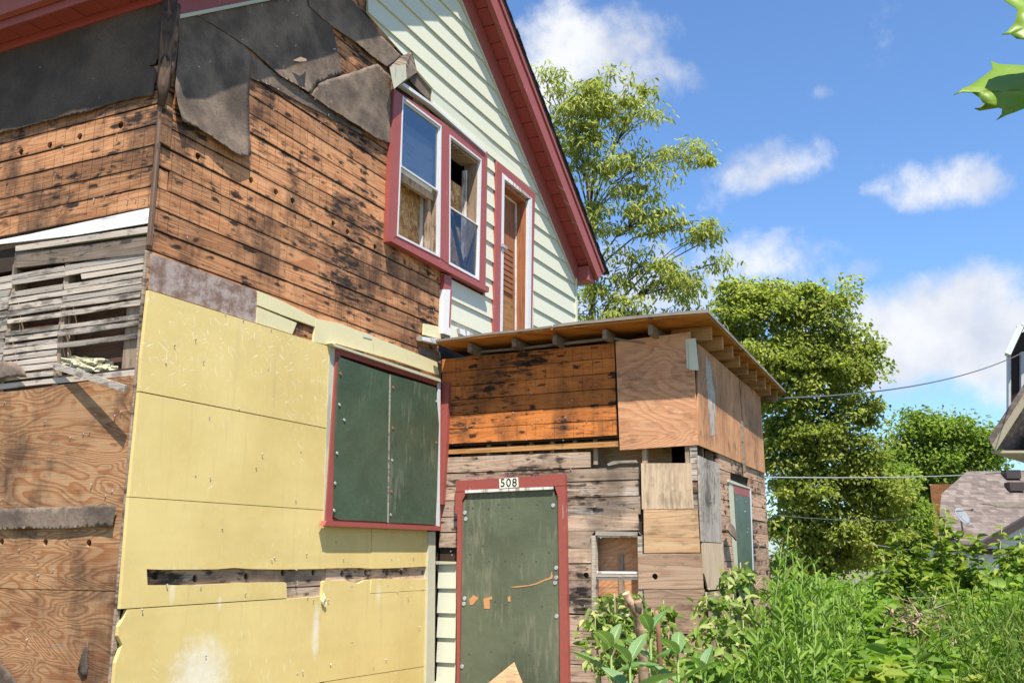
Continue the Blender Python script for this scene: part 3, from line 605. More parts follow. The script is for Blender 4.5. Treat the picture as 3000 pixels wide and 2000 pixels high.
for (x, y) in ((968, 148), (1210, 212), (1208, 398), (1202, 690), (1408, 465)): disc('washer', 'F', *uv('F', '6', x, y, .06), .0595, .014, .006, 'rust', lwin)
for (x, y) in ((963, 290), (952, 512), (943, 650), (938, 775), (1205, 545), (1198, 795), (1408, 275), (985, 360)): disc('washer', 'F', *uv('F', '6', x, y, .06), .0595, .012, .006, 'steel', lwin)
q4('corner_post', 'F', '6', [(1375, 872), (1405, 872), (1400, 1568), (1362, 1568)], .0, .045, 'cream_trim', fw)
pbox('corner_post', 'F', uv('F', '6', 1364, 1568)[0], uv('F', '6', 1402, 1568)[0], .4, uv('F', '6', 1364, 1568)[1]-.001, .0, .045, M['cream_trim'], fw)

# --- tar paper on the front wall
def paper(pts, z='4', d=.006, **kw): return sheet('tar_paper', 'F', uvs('F', z, pts, d+.01), d, M['tar_paper'], fw, **kw)
fa0 = uv('F', '4', 600, 1150)
def curlA(u, z): t = max(0, (4.75-z)/.5); return .075*t*t+.02*max(0, (.18-u)/.15)
paper([(188, 80), (290, 95), (420, 170), (560, 250), (690, 335), (745, 420), (742, 475), (740, 590), (733, 720), (735, 850), (730, 1000), (725, 1160), (715, 1200), (655, 1197), (600, 1190), (545, 1145), (510, 1120), (420, 1050), (310, 985), (250, 955), (185, 935), (175, 870), (160, 800), (145, 705), (170, 500), (185, 300)], d=.004, curl=curlA, seed=1)
paper([(740, 418), (820, 470), (960, 570), (1100, 660), (1250, 770), (1400, 880), (1630, 1015), (1590, 1025), (1400, 925), (1300, 870), (1200, 825), (1050, 740), (900, 655), (742, 598)], d=.007, bulge=.006, curl=lambda u, z: .0, seed=2)
paper([(262, 88), (700, 25), (1010, -12), (1192, -20), (1192, 40), (1280, 125), (1372, 205), (1402, 330), (1425, 450), (1452, 568), (1350, 600), (1252, 648), (1222, 690), (1192, 715), (1100, 660), (960, 575), (880, 500), (820, 440), (760, 385), (690, 335), (600, 275), (480, 200), (380, 145), (290, 98)], d=.012, bulge=.009, curl=lambda u, z: .016*max(0, 1-abs(z-(5.05+.2*u-.15))/.12) if u < 2.0 else 0., seed=3)
paper([(1252, 648), (1330, 610), (1470, 570), (1600, 525), (1705, 490), (1760, 540), (1812, 585), (1820, 700), (1822, 900), (1825, 1102), (1760, 1085), (1700, 1062), (1600, 1000), (1500, 935), (1380, 850), (1260, 772), (1195, 718), (1225, 690), (1262, 660)], d=.017, bulge=.02, curl=lambda u, z: .025*max(0, 1-abs(u-2.05)/.35), seed=4)
paper([(1188, -20), (1500, -20), (1575, 62), (1640, 140), (1700, 222), (1800, 330), (1905, 432), (1870, 470), (1805, 518), (1740, 480), (1680, 432), (1560, 330), (1450, 255), (1372, 203), (1280, 125), (1190, 40)], d=.020, bulge=.010, seed=5)
paper([(1955, 600), (2040, 555), (2128, 650), (2130, 780), (2040, 700)], d=.002, bulge=.004, seed=6)
# torn flap on the middle sheet
bm = bmesh.new(); fp = [to3('F', *uv('F', '4', x, y, .05), dd) for x, y, dd in ((1070, 462, .045), (1120, 438, .06), (1175, 452, .045), (1140, 475, .085), (1100, 480, .08))]
bm.faces.new([bm.verts.new(p) for p in fp]); o = from_bm('torn_flap', bm, M['tar_paper'], fw); o.modifiers.new('t', 'SOLIDIFY').thickness = .003

# --- charred corner trim at the top of the near corner
def rough_tube(name, pts, radii, mat, parent, n=8, amp=.25):
    bm = bmesh.new(); P = []
    tube(bm, pts, radii, n)
    for v in bm.verts: v.co += Vector((noise.noise(v.co*14), noise.noise(v.co*14+Vector((5, 0, 0))), 0))*radii[0]*amp
    return from_bm(name, bm, M[mat], parent, True)
cz = [5.19, 5.0, 4.85, 4.7, 4.58, 4.45]
rough_tube('corner_roll', [(-.012, -.012, z) for z in cz], [.042, .044, .038, .042, .034, .022], 'corner_black', fw)
rough_tube('corner_roll', [(.03, -.024, z) for z in (5.16, 4.95, 4.75, 4.6)], [.026, .03, .026, .016], 'corner_black', fw)
pbox('corner_board', 'F', -.016, .012, 3.55, 4.46, -.016, .012, M['corner_black'], fw, .004)
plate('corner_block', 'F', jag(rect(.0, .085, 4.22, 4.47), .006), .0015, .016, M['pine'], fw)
pbox('corner_board', 'F', -.022, .012, 1.0, 3.52, -.016, -.001, M['dark_rough'], fw, .004)
pbox('corner_board', 'F', -.022, .012, .4, .998, -.016, -.001, M['dark_rough'], fw, .004)

# --- lap siding
def lap(pl, z0, z1, ul0, ul1, ur0, ur1, parent, mat='siding_paint', base=.002, thk=.026):
    bm = bmesh.new()
    fr = [to3(pl, ul0, z0, base+thk), to3(pl, ur0, z0, base+thk), to3(pl, ur1, z1, base+.008), to3(pl, ul1, z1, base+.008)]
    bk = [to3(pl, ul0, z0, base), to3(pl, ur0, z0, base), to3(pl, ur1, z1, base), to3(pl, ul1, z1, base)]
    prism(bm, [fr], [bk], [[(ul0, z0), (ur0, z0), (ur1, z1), (ul1, z1)]]); return from_bm('siding_board', bm, M[mat], parent)
edge = sorted([(uv('F', '4', x, y)[1], uv('F', '4', x, y)[0]) for x, y in ((1540, -40), (1600, 70), (1700, 200), (1800, 318), (1910, 440), (2035, 552), (2128, 645))])
def eL(z):
    if z <= edge[0][0]: return edge[0][1]
    for (a, ua), (b, ub) in zip(edge[:-1], edge[1:]):
        if z <= b: return ua+(ub-ua)*(z-a)/(b-a)
    return edge[-1][1]+(z-edge[-1][0])/SL
CW = CS-.335
def eR(z): return min(W-.035, (CW-z)/SL)
zt = bbox(win_out)[3]; zd = bbox(ud_out)[3]; uw_r = win_out[1][0]; ud_l, ud_r = ud_out[0][0], ud_out[1][0]
S0 = 4.859
for k in range(-7, 14):
    z0, z1 = S0+.2*k, S0+.2*k+.199
    # right of the upper door
    if z0 > 3.6 and z0 < zd+.02 and z1 < 5.95: lap('F', z0, z1, ud_r, ud_r, eR(z0), eR(z1), fw)
    elif z0 >= 5.6 and eR(z1) > eL(z0)+.05:
        l0, l1 = eL(z0), eL(z1)
        if z0 < zt+.02: l0 = l1 = max(l0, uv('F', '4', 2130, 700)[0])
        if z0 < 5.70: l0 = l1 = ud_r
        lap('F', z0, z1, l0, min(l1, eR(z1)-.01), eR(z0), eR(z1), fw)
    z0, z1 = S0+.045+.2*k, S0+.045+.2*k+.199
    z1 = min(z1, 5.855)
    if 3.6 < z0 < 5.75:
        lap('F', z0, z1, (3.60 if z1 < 4.40 else uw_r+.002), (3.60 if z1 < 4.40 else uw_r+.002), ud_l-.012, ud_l-.012, fw)
q4('siding_board', 'F', '7', [(292, 400), (545, 640), (780, 870), (760, 893), (585, 738), (540, 700), (292, 480)], .001, .02, 'siding_paint', fw)
pbox('corner_post', 'F', W-.034, W+.012, 3.5, 5.14, .0, .036, M['siding_paint'], fw)
q4('head_flashing', 'F', '7', [(165, 382), (292, 474), (540, 694), (540, 704), (290, 484), (150, 388)], .001, .062, 'white_metal', fw)

# --- upper double window
uwin = part('upper_window')
def mid(a, b, t=.5): return lerp2(a, b, t)
hm_t = [w1[1], w2[0]]
plate('head_casing', 'F', [win_out[0], win_out[1], w2[1], w2[0], w1[1], w1[0]], .0, .045, M['red_paint'], uwin)
plate('side_casing', 'F', [win_out[0], w1[0], w1[3], win_out[3]], .0, .047, M['red_paint'], uwin)
plate('mullion', 'F', [w1[1], w2[0], w2[3], w1[2]], .0, .047, M['red_paint'], uwin)
plate('side_casing', 'F', [w2[1], win_out[1], win_out[2], w2[2]], .0, .047, M['red_paint'], uwin)
plate('sill', 'F', [w1[3], w1[2], w2[3], w2[2], win_out[2], win_out[3]], .0, .043, M['red_paint'], uwin)
so_ = Z7((78, 1095), (300, 1205), (532, 1322), (530, 1346), (300, 1230), (78, 1112))
plate('sill_nose', 'F', so_, .043, .085, M['red_paint'], uwin)
for Q in (w1, w2):
    fr = part('frame') if False else None
    ring(('storm_frame',)*4, 'F', Q, shrink(Q, .018), .012, .050, 'white_metal', uwin)
    u0, u1, z0, z1 = bbox(Q)
    pbox('jamb', 'F', u1-.03, u1-.004, z0+.02, z1-.02, -.135, .010, M['old_jamb'], uwin)
    pbox('jamb', 'F', u0+.004, u0+.03, z0+.02, z1-.02, -.17, .010, M['old_jamb'], uwin)
    pbox('head_jamb', 'F', u0+.03, u1-.03, z1-.05, z1-.025, -.17, .010, M['old_jamb'], uwin)
    pbox('stool', 'F', u0+.03, u1-.03, z0+.022, z0+.05, -.17, .010, M['old_jamb'], uwin)
# upper sash of the left light, glass in place; the lower half stands open onto chipboard
I1 = shrink(w1, .020); zm1 = uv('F', '7', 235, 825, .03)[1]
s1 = [I1[0], I1[1], (I1[1][0], zm1), (I1[0][0], zm1)]
ring(('sash_rail', 'sash_stile', 'sash_rail', 'sash_stile'), 'F', s1, shrink(s1, .015), .014, .036, 'white_metal', uwin)
plate('pane', 'F', shrink(s1, .013), .020, .024, M['window_glass'], uwin)
u0, u1, z0, z1 = bbox(I1)
pbox('old_sash_rail', 'F', u0, u1, zm1-.085, zm1-.012, -.06, -.02, M['old_jamb'], uwin)
pbox('old_sash_stile', 'F', u1-.075, u1-.03, z0, zm1, -.07, -.03, M['old_jamb'], uwin)
pbox('chipboard', 'F', u0-.06, u1+.1, z0-.06, z1-.2, -.155, -.138, M['osb'], uwin)
pbox('stop', 'F', u1-.055, u1-.03, z0-.02, zm1, -.136, -.10, M['peeling_white'], uwin)
pbox('curtain_board', 'F', u0+.02, u1-.02, zm1-.02, z1-.16, -.03, -.025, M['white_paint'], uwin)
# right light: upper half open, lower storm pane with a stick leaning behind it
I2 = shrink(w2, .020); zm2 = uv('F', '7', 437, 990, .03)[1]
s2 = [(I2[0][0], zm2), (I2[1][0], zm2), I2[2], I2[3]]
ring(('sash_rail', 'sash_stile', 'sash_rail', 'sash_stile'), 'F', s2, shrink(s2, .013), .014, .036, 'white_metal', uwin)
plate('pane', 'F', shrink(s2, .011), .020, .024, M['screen_glass'], uwin)
u0, u1, z0, z1 = bbox(I2)
pbox('chipboard', 'F', u0-.1, u1+.08, zm2+.1, z1-.28, -.155, -.138, M['osb'], uwin)
pbox('chipboard', 'F', u0-.1, u1+.10, z0-.05, zm2-.02, -.175, -.158, M['osb'], uwin)
pbox('stop', 'F', u1-.06, u1-.032, z0, z1-.1, -.137, -.09, M['peeling_white'], uwin)
bm = bmesh.new(); beam(bm, to3('F', u0+.14, zm2-.02, -.02), to3('F', u1-.16, z0+.02, -.04), .02, .04, Vector((0, -1, 0))); from_bm('leaning_stick', bm, M['stud'], uwin)
# stub of old trim hanging over the corner of the window
bm = bmesh.new()
A = [to3('F', *uv('F', 'b4', x, y, .12), .12) for x, y in ((65, 150), (215, 125), (222, 255), (105, 350))]
B = [to3('F', *uv('F', 'b4', x, y, .015), .015) for x, y in ((175, 45), (272, 5), (328, 190), (235, 262))]
prism(bm, [A], [B], [[(0, 1), (1, 1), (1, 0), (0, 0)]]); from_bm('trim_stub', bm, M['dark_rough'], uwin)
bm = bmesh.new(); A2 = [a+Vector((-.004, -.004, 0)) for a in A]; A3 = [a+Vector((0, -.002, 0)) for a in A]; prism(bm, [A2], [A3], [[(0, 1), (1, 1), (1, 0), (0, 0)]]); from_bm('trim_stub_cap', bm, M['cream_trim'], uwin)

# --- upper door above the porch roof
udoor = part('upper_door')
ring(('head_casing', 'side_casing', None, 'side_casing'), 'F', ud_out, ud_in, .0, .045, 'red_paint', udoor)
u0, u1, z0, z1 = bbox(ud_in); z0 = 3.75
for a, b in ((ud_in[0][0], ud_in[0][0]+.035),): plate('storm_frame', 'F', [(ud_in[3][0], ud_in[3][1]), (ud_in[3][0]+.05, ud_in[3][1]), (ud_in[0][0]+.05, ud_in[0][1]-.06), ud_in[0]], .01, .05, M['white_metal'], udoor)
plate('storm_frame', 'F', [(ud_in[2][0]-.075, ud_in[2][1]), ud_in[2], ud_in[1], (ud_in[1][0]-.08, ud_in[1][1]-.05)], .01, .048, M['white_metal'], udoor)
plate('storm_frame', 'F', [(ud_in[0][0]+.05, ud_in[0][1]-.05), (ud_in[1][0]-.08, ud_in[1][1]-.03), ud_in[1], ud_in[0]], .01, .046, M['peeling_white'], udoor)
pbox('jamb', 'F', u1-.11, u1-.06, z0, z1-.03, -.11, .008, M['jamb_peel'], udoor)
pbox('jamb', 'F', u0+.004, u0+.05, z0, z1-.03, -.11, .008, M['jamb_peel'], udoor)
pbox('head_jamb', 'F', u0+.05, u1-.11, z1-.1, z1-.05, -.11, .008, M['jamb_peel'], udoor)
pbox('door_stop', 'F', u1-.13, u1-.11, z0, z1-.1, -.109, -.095, M['peeling_white'], udoor)
pbox('door_stop', 'F', u0+.05, u1-.13, z1-.12, z1-.1, -.109, -.095, M['peeling_white'], udoor)
dh = (z1-.1-z0)
pbox('door_leaf', 'F', u0+.05, u1-.11, z0, z1-.1, -.15, -.11, M['door_brown'], udoor)
for k in range(9):
    zz = z0+dh*.42+k*.062; pbox('louvre', 'F', u0+.09, u1-.2, zz, zz+.045, -.11, -.096, M['door_brown'], udoor)
pbox('lower_panel', 'F', u0+.09, u1-.2, z0+.05, z0+dh*.38, -.11, -.098, M['rafter'], udoor)
pbox('closer_bracket', 'F', u0+.0, u0+.12, z0+dh*.61, z0+dh*.61+.035, .05, .07, M['steel'], udoor)
# white and red post below the upper window
q4('post_face', 'F', 'b5', [(622, 862), (694, 882), (690, 1015), (618, 1010)], .0, .05, 'red_paint', fw)
q4('post_face', 'F', 'b5', [(618, 1012), (690, 1017), (684, 1478), (606, 1450)], .0, .05, 'peeling_white', fw)
q4('post_side', 'F', 'b5', [(600, 855), (619, 862), (604, 1460), (580, 1400)], .0, .02, 'cream_foil', fw)
q4('post_stain', 'F', 'b5', [(683, 1010), (697, 1020), (690, 1200), (680, 1400), (668, 1380), (676, 1150)], .0505, .053, 'red_paint', fw)
q4('post_foot', 'F', 'b5', [(608, 1448), (684, 1478), (664, 1510), (600, 1490)], .0, .035, 'dark_rough', fw)

# --- side wall (left): paper, boards, laths, plywood
LW = sw
sheet('tar_paper', 'L', uvs('L', '1', [(-300, 610), (-300, 520), (0, 462), (1490, 18), (1482, 170), (1470, 330), (1440, 520), (1408, 585), (1350, 600), (1400, 612), (1432, 690), (1412, 760), (1400, 830), (1385, 870), (1280, 882), (1130, 910), (1000, 945), (820, 1020), (600, 1065), (400, 1112), (200, 1165), (0, 1215), (-300, 1290)], .012), .004, M['tar_paper_dark'], LW, bulge=.02, curl=lambda u, z: .012*max(0, (4.75-z)/.3), seed=9)
sheet('tar_paper', 'L', [(1.6, 4.55), (3.6, 4.55), (3.6, 5.17), (1.6, 5.17)], .004, M['tar_paper_dark'], LW, seed=10)
Lh = [uv('L', '1', *p) for p in ((190, 1378), (450, 1325), (722, 1238), (1095, 1135))]
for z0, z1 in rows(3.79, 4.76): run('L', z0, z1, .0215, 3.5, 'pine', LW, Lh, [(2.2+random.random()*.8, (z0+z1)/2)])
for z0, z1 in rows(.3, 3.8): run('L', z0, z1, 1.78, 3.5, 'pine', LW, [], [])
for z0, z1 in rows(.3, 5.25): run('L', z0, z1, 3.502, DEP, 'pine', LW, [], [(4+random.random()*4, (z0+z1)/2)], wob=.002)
q4('white_board', 'L', '2', [(-160, 530), (0, 498), (200, 460), (560, 380), (987, 287), (978, 387), (500, 467), (0, 526), (-160, 548)], .001, .012, 'white_paint', LW)
q4('trim_board', 'L', 'b1', [(142, 190), (1384, 5), (1380, 62), (600, 172), (142, 237)], -.02, .008, 'lath_grey', LW)
q4('rough_board', 'L', 'b1', [(140, 250), (600, 205), (1345, 100), (1330, 260), (590, 340), (120, 392)], -.02, -.002, 'dark_rough', LW)
jA = lambda y: 500+(1300-y)*(90/970.); jB = lambda y: 20+(1060-y)*(75/620.)
def lz(x, y): return uv('L', 'b1', x, y, -.008)[1]
u_c = .045; uJA = uv('L', 'b1', 545, 800)[0]; uJB = uv('L', 'b1', 60, 800)[0]
def lath(z0, z1, u0, u1, mat='lath_grey', rag=.008): board('lath', 'L', u0, u1, z0, z1, -.02, -.010+random.uniform(-.002, .006), M[mat], LW, wob=.006, tilt=.003, seg=.15, ragged=rag)
for i, (ya, yb, mode) in enumerate([(250, 298, 'ab'), (302, 346, 'ab'), (358, 404, 'part'), (425, 474, 'ab'), (485, 532, 'ab'), (545, 594, 'ab'), (606, 652, 'ab'), (682, 730, 'ab'), (812, 853, 'ab'), (868, 916, 'ab'), (982, 1030, 'a')]):
    zt_, zb2 = lz(1300, ya), lz(1300, yb)
    j = uJA+random.uniform(-.006, .006)
    if mode == 'part': lath(zb2, zt_, u_c, uv('L', 'b1', 750, 450)[0], rag=.02)
    elif mode == 'a': lath(zb2, zt_, u_c, j)
    else:
        lath(zb2, zt_, u_c, j-.002); dz = random.uniform(-.005, .005); lath(zb2+dz, zt_+dz, j+.002, uJB-.003)
for (ya, yb) in [(1048, 1078), (1086, 1130), (1142, 1190), (1204, 1250), (1262, 1310), (1330, 1380)]: lath(lz(480, yb), lz(480, ya), uJA+.004, uJB-.003)
for k in range(21):
    zt_ = lz(1300, 250)-k*.0475; lath(zt_-.041, zt_, uJB+.003, 1.77)
lath(lz(1260, 1372), lz(1260, 1322), .04, 1.77); 
pbox('stud', 'L', uJA-.025, uJA+.02, 2.75, 3.6, -.117, -.021, M['stud'], LW); pbox('stud', 'L', uJB-.025, uJB+.02, 2.75, 3.6, -.117, -.021, M['stud'], LW)
pbox('corner_stud', 'L', .035, uv('L', 'b1', 1090, 1200)[0], 2.72, 3.6, -.117, -.030, M['stud'], LW)
for xa, ya, xb, yb in ((648, 445, 627, 1222), (145, 455, 187, 962)):
    bm = bmesh.new(); beam(bm, to3('L', *uv('L', 'b1', xa, ya, -.05), -.05), to3('L', *uv('L', 'b1', xb, yb, -.05), -.05), .008, .008, Vector((1, 0, 0))); from_bm('splinter', bm, M['ply_pale'], LW)
bm = bmesh.new(); bmesh.ops.create_icosphere(bm, subdivisions=4, radius=1); ic = to3('L', *uv('L', 'b1', 800, 1300, -.06), -.06)
for v in bm.verts:
    nn = noise.noise(v.co*3.1)*.35+noise.noise(v.co*9)*.3+noise.noise(v.co*22)*.16
    v.co = ic+Vector((v.co.x*.05, v.co.y*.225, v.co.z*.055+v.co.y*.035))*(1+nn)
from_bm('insulation_batt', bm, M['insulation'], LW)
bm = bmesh.new(); p0 = to3('L', *uv('L', 'b1', 500, 1288, .008), .008); p1 = to3('L', *uv('L', 'b1', 1155, 1500, .12), .12); beam(bm, p0, p1, .016, .038, Vector((0, 0, 1))); from_bm('hanging_lath', bm, M['lath_grey'], LW)
sheet('tar_paper', 'L', uvs('L', 'b1', [(-60, 1265), (40, 1245), (110, 1252), (180, 1285), (235, 1330), (250, 1395), (150, 1392), (60, 1400), (-60, 1412)], .02), .012, M['tar_paper'], LW, bulge=.02, seed=12)
# plywood below
zpt = uv('L', '3', 670, 62, .014)[1]; zpm = uv('L', '3', 580, 1120, .014)[1]
Lp = [uv('L', '3', *p) for p in ((12, 877), (226, 880), (438, 884))]
plate('plywood_sheet', 'L', [(.024, zpm+.003), (1.75, zpm+.003), (1.75, zpt-.02), (.9, zpt-.022), (.62, zpt-.012), (.03, zpt)], -.02, .006, M['ply_orange'], LW, [circle(c, .021) for c in Lp])
plate('plywood_sheet', 'L', [(.024, .4), (1.75, .4), (1.75, zpm-.001), (.024, zpm-.001)], -.02, .004, M['ply_orange'], LW)
plate('plywood_edge', 'L', [(.0, .4), (.0225, .4), (.0225, zpt), (.0, zpt)], -.012, .012, M['dark_rough'], LW)
sheet('tar_paper', 'L', uvs('L', '3', [(-80, 716), (0, 715), (280, 708), (577, 698), (565, 750), (557, 808), (480, 803), (300, 817), (150, 812), (0, 818), (-80, 820)], .02), .012, M['tar_paper'], LW, bulge=.008, curl=lambda u, z: .012, seed=14)
sheet('tar_paper', 'L', uvs('L', '3', [(428, 1358), (424, 1530), (400, 1545), (378, 1500), (395, 1430)], .015), .009, M['tar_paper_dark'], LW, bulge=.01, seed=15)
sheet('tar_paper', 'L', uvs('L', '3', [(-60, 1430), (0, 1462), (50, 1510), (95, 1575), (95, 1640), (-60, 1640)], .02), .012, M['tar_paper_dark'], LW, bulge=.02, seed=16)
# ------------------------------------------------------------------ porch: front wall (faces -x), side wall (faces -y)
XE = 6.25                                                 # far end of the porch
pz = lambda z, x, y, d=0: uv('P', z, x, y, d)[1]
pu = lambda z, x, y, d=0: uv('P', z, x, y, d)[0]
gap_t, gap_b = pz('8', 900, 1240), pz('a2', 600, 1440)
sw_o = [uv('P', 'a1', x, y, .01) for x, y in ((1085, 570), (1362, 575), (1368, 1150), (1088, 1150))]
pwall = plate('porch_front_wall', 'P', rect(YS+.0225, -.01, .1, 3.36), -.13, -.022, M['dark_void'], house, [rect(*bbox(shrink(sw_o, .02))), rect(YS+.06, -.05, gap_b-.03, gap_t-.01)])
swall = plate('porch_side_wall', 'S', rect(XP+.14, XE, .1, 3.36), -.13, -.022, M['dark_void'], house, [rect(XP+.16, XP+.62, 2.32, 2.66)])
box('porch_end_wall', (XE-.1, YS+.14, .1), (XE-.002, -.02, 3.34), M['pine_side'], house)
box('porch_floor', (XP+.14, YS+.14, .2), (XE-.12, -.03, .3), M['dark_interior'], house)
box('porch_inner_lining', (XP+.30, YS+.30, .32), (XP+.32, -.06, 3.35), M['ply_pale_h'], house)
# upper boards
ys = [445, 572, 702, 832, 968, 1097, 1232]
for a, b in zip(ys[:-1], ys[1:]): run('P', pz('8', 900, b), pz('8', 900, a), pu('8', 1668, 800), -.012, 'pine_warm', pwall, [], [], gap=.006)
q4('ledger', 'P', '8', [(165, 1318), (1700, 1240), (1702, 1288), (165, 1357)], -.05, -.012, 'rafter', pwall)
q4('ply_strip', 'P', '8', [(470, 445), (900, 405), (1625, 322), (1930, 372), (1925, 380), (1640, 343), (900, 425), (475, 460)], .004, .03, 'grey_edge', pwall)
q4('ply_strip', 'P', '8', [(255, 512), (330, 498), (430, 478), (430, 486), (330, 508), (262, 520)], .004, .02, 'grey_edge', pwall)
for x in (520, 700, 1085, 900, 1290, 1470):
    u = pu('8', x, 1330); pbox('cripple_stud', 'P', u-.018, u+.018, gap_b+.02, gap_t+.02, -.12, -.055, M['stud'], pwall)
q4('plywood_sheet', 'P', 'a2', [(160, 362), (820, 278), (826, 340), (858, 625), (886, 1273), (199, 1321)], .001, .016, 'ply_tan', pwall)
# weathered lower boards, each course one z
zr = [pz('a1', 980, y) for y in (48, 160, 245, 350, 465, 570, 680, 785, 890, 1005, 1115, 1225, 1330, 1450)]
u_rt = pu('a1', 1370, 300); u_dl, u_dr = pu('a1', 170, 800, .03), pu('a1', 905, 800, .03); u_wl = pu('a1', 1086, 800)
PH = [uv('P', 'a1', 1025, 868)]
zz = zr+[zr[-1]-.137*k for k in range(1, 9)]
for i, (a, b) in enumerate(zip(zz[:-1], zz[1:])):
    right = u_rt if i < 5 else u_wl
    if a < bbox(sw_o)[2]+.02: right = YS+.02
    if i == 0: run('P', b, a, pu('a1', 1050, 90), -.012, 'pine_grey', pwall, [], [], d1=.004, wob=.012); continue
    if i == 1: run('P', b, a, u_rt, -.012, 'pine_grey', pwall, [], [(-.9, (a+b)/2)], wob=.014, d1=.002); continue
    run('P', b, a, right+random.uniform(-.01, .012), u_dr+.02, 'pine_grey', pwall, PH, [], wob=.010, tilt=.005, gap=.007)
    if b > 1.7: run('P', b, a, u_dl, -.012, 'pine_grey', pwall, [], [], wob=.004)
    if False: run('P', b, a, YS+.02, u_wl-.28, 'pine_grey', pwall, [], [], d1=-.004)
q4('splinter', 'P', 'a1', [(1160, 130), (1200, 112), (1350, 105), (1360, 122), (1250, 125), (1170, 142)], .006, .018, 'lath_grey', pwall)
# plywood patches at the right end
pbox('stud', 'P', pu('a2', 435, 1380), pu('a2', 388, 1380), gap_b-.05, gap_t, -.06, -.022, M['stud'], pwall)
pbox('stud', 'P', pu('a2', 845, 1380), pu('a2', 775, 1380), 2.0, gap_t+.05, -.06, -.004, M['stud'], pwall)
q4('plywood_patch', 'P', 'a3', [(550, 15), (903, 14), (921, 334), (556, 340)], .001, .016, 'ply_pale', pwall)
q4('plywood_patch', 'P', 'a3', [(568, 342), (950, 338), (966, 644), (571, 649)], .001, .018, 'ply_pale_h', pwall)
q4('plywood_patch', 'P', 'a3', [(528, 655), (976, 650), (990, 899), (533, 904)], .001, .017, 'ply_weather', pwall, holes=[circle(uv('P', 'a3', 648, 815, .017), .024)])
q4('plywood_patch', 'P', 'a3', [(568, 908), (996, 904), (1008, 1215), (600, 1225)], .001, .016, 'ply_weather', pwall)
pbox('plywood_patch', 'P', pu('a3', 1008, 1215, .016), pu('a3', 575, 1225, .016), .35, pz('a3', 800, 1225, .016)-.01, .001, .014, M['ply_weather'], pwall)
zc = pz('a2', 868, 1280)
for k in range(16):                                       # butt ends of the side boards at the corner
    z1 = zc-k*.047; 
    if z1 < pz('a3', 950, 335): break
    pbox('board_end', 'P', YS+.001, YS+.058, z1-.043, z1, -.01, .004+random.uniform(0, .006), M['lath_grey'] if k not in (6, 7) else M['pine_side'], pwall)
# small window with its divided frame
swin = part('small_window')
swi = shrink(sw_o, .035)
ring(('frame_head', 'frame_stile', 'frame_sill', 'frame_stile'), 'P', sw_o, swi, -.05, .012, 'lath_grey', swin)
zmid = pz('a1', 1230, 862, 0); b0 = bbox(swi)
pbox('mid_rail', 'P', b0[0]+.001, b0[1]-.001, zmid-.009, zmid+.009, -.045, .0, M['lath_grey'], swin)
for (zA, zB) in ((zmid+.015, b0[3]-.001), (b0[2]+.001, zmid-.015)):
    Q = [(b0[0], zB), (b0[1], zB), (b0[1], zA), (b0[0], zA)]
    ring(('sash_bar',)*4, 'P', Q, shrink(Q, .017), -.04, -.012, 'peeling_white', swin)
pbox('inner_lining', 'P', b0[0]-.05, b0[1]+.05, b0[2]-.1, b0[3]+.05, -.13, -.12, M['ply_tan'], swin)
pbox('inner_lining', 'P', b0[0]-.05, b0[0]-.03, b0[2]-.1, b0[3]+.05, -.119, -.06, M['ply_pale'], swin)
pbox('inner_stud', 'P', (b0[0]+b0[1])/2-.02, (b0[0]+b0[1])/2+.03, b0[2]-.1, b0[3]-.15, -.119, -.11, M['stud'], swin)
# boarded door 508
door = part('boarded_door')
zb0 = .32
dk = lambda x, y, d=.05: uv('P', 'a1', x, y, d)
dd = dk(190, 1568); de = dk(850, 1568)
plate('door_board', 'P', [(dd[0], zb0), (de[0], zb0), de, dk(842, 900), dk(836, 345), dk(815, 330), dk(806, 297), dk(520, 310), dk(232, 324), dk(234, 350), dk(209, 372), dk(205, 700), dd], .012, .032, M['green_paint'], door)
plate('head_casing', 'P', [dk(168, 242), dk(520, 218), dk(885, 195), dk(886, 271), dk(520, 292), dk(170, 313)], .0, .05, M['red_paint'], door)
ra, rb = dk(908, 1568), dk(852, 1568)
plate('side_casing', 'P', [dk(816, 276), dk(886, 273), dk(893, 700), ra, (ra[0], zb0), (rb[0], zb0), rb, dk(845, 900), dk(838, 345)], .0, .048, M['red_paint'], door)
la, lb = dk(172, 1568), dk(190, 1568)
plate('side_casing', 'P', [dk(165, 315), dk(236, 309), dk(230, 335), dk(208, 372), dk(205, 700), dk(194, 1250), lb, (lb[0], zb0), (la[0], zb0), la, dk(174, 800), dk(178, 460), dk(163, 455)], .0, .048, M['red_paint'], door)
plate('head_strip', 'P', [dk(230, 303), dk(808, 279), dk(808, 296), dk(232, 322)], .033, .055, M['peeling_white'], door)
for pts in ([(250, 1020), (278, 990), (312, 1010), (275, 1055), (255, 1055)], [(343, 1015), (400, 998), (402, 1018), (384, 1022), (386, 1082), (350, 1080)], [(503, 1005), (520, 995), (522, 1034), (506, 1032)], [(525, 938), (580, 930), (640, 925), (690, 912), (740, 890), (785, 872), (792, 835), (800, 870), (796, 882), (745, 898), (700, 918), (650, 930), (590, 938), (530, 943)]):
    plate('splintered_patch', 'P', [dk(x, y) for x, y in pts], .0325, .0345, M['raw_patch'], door)
for (x, y) in ((228, 492), (222, 450), (802, 402), (215, 1048), (220, 1013), (815, 910), (822, 876), (824, 1130), (203, 1460), (822, 812)): disc('washer', 'P', *dk(x, y), .032, .018, .005, 'steel', door)
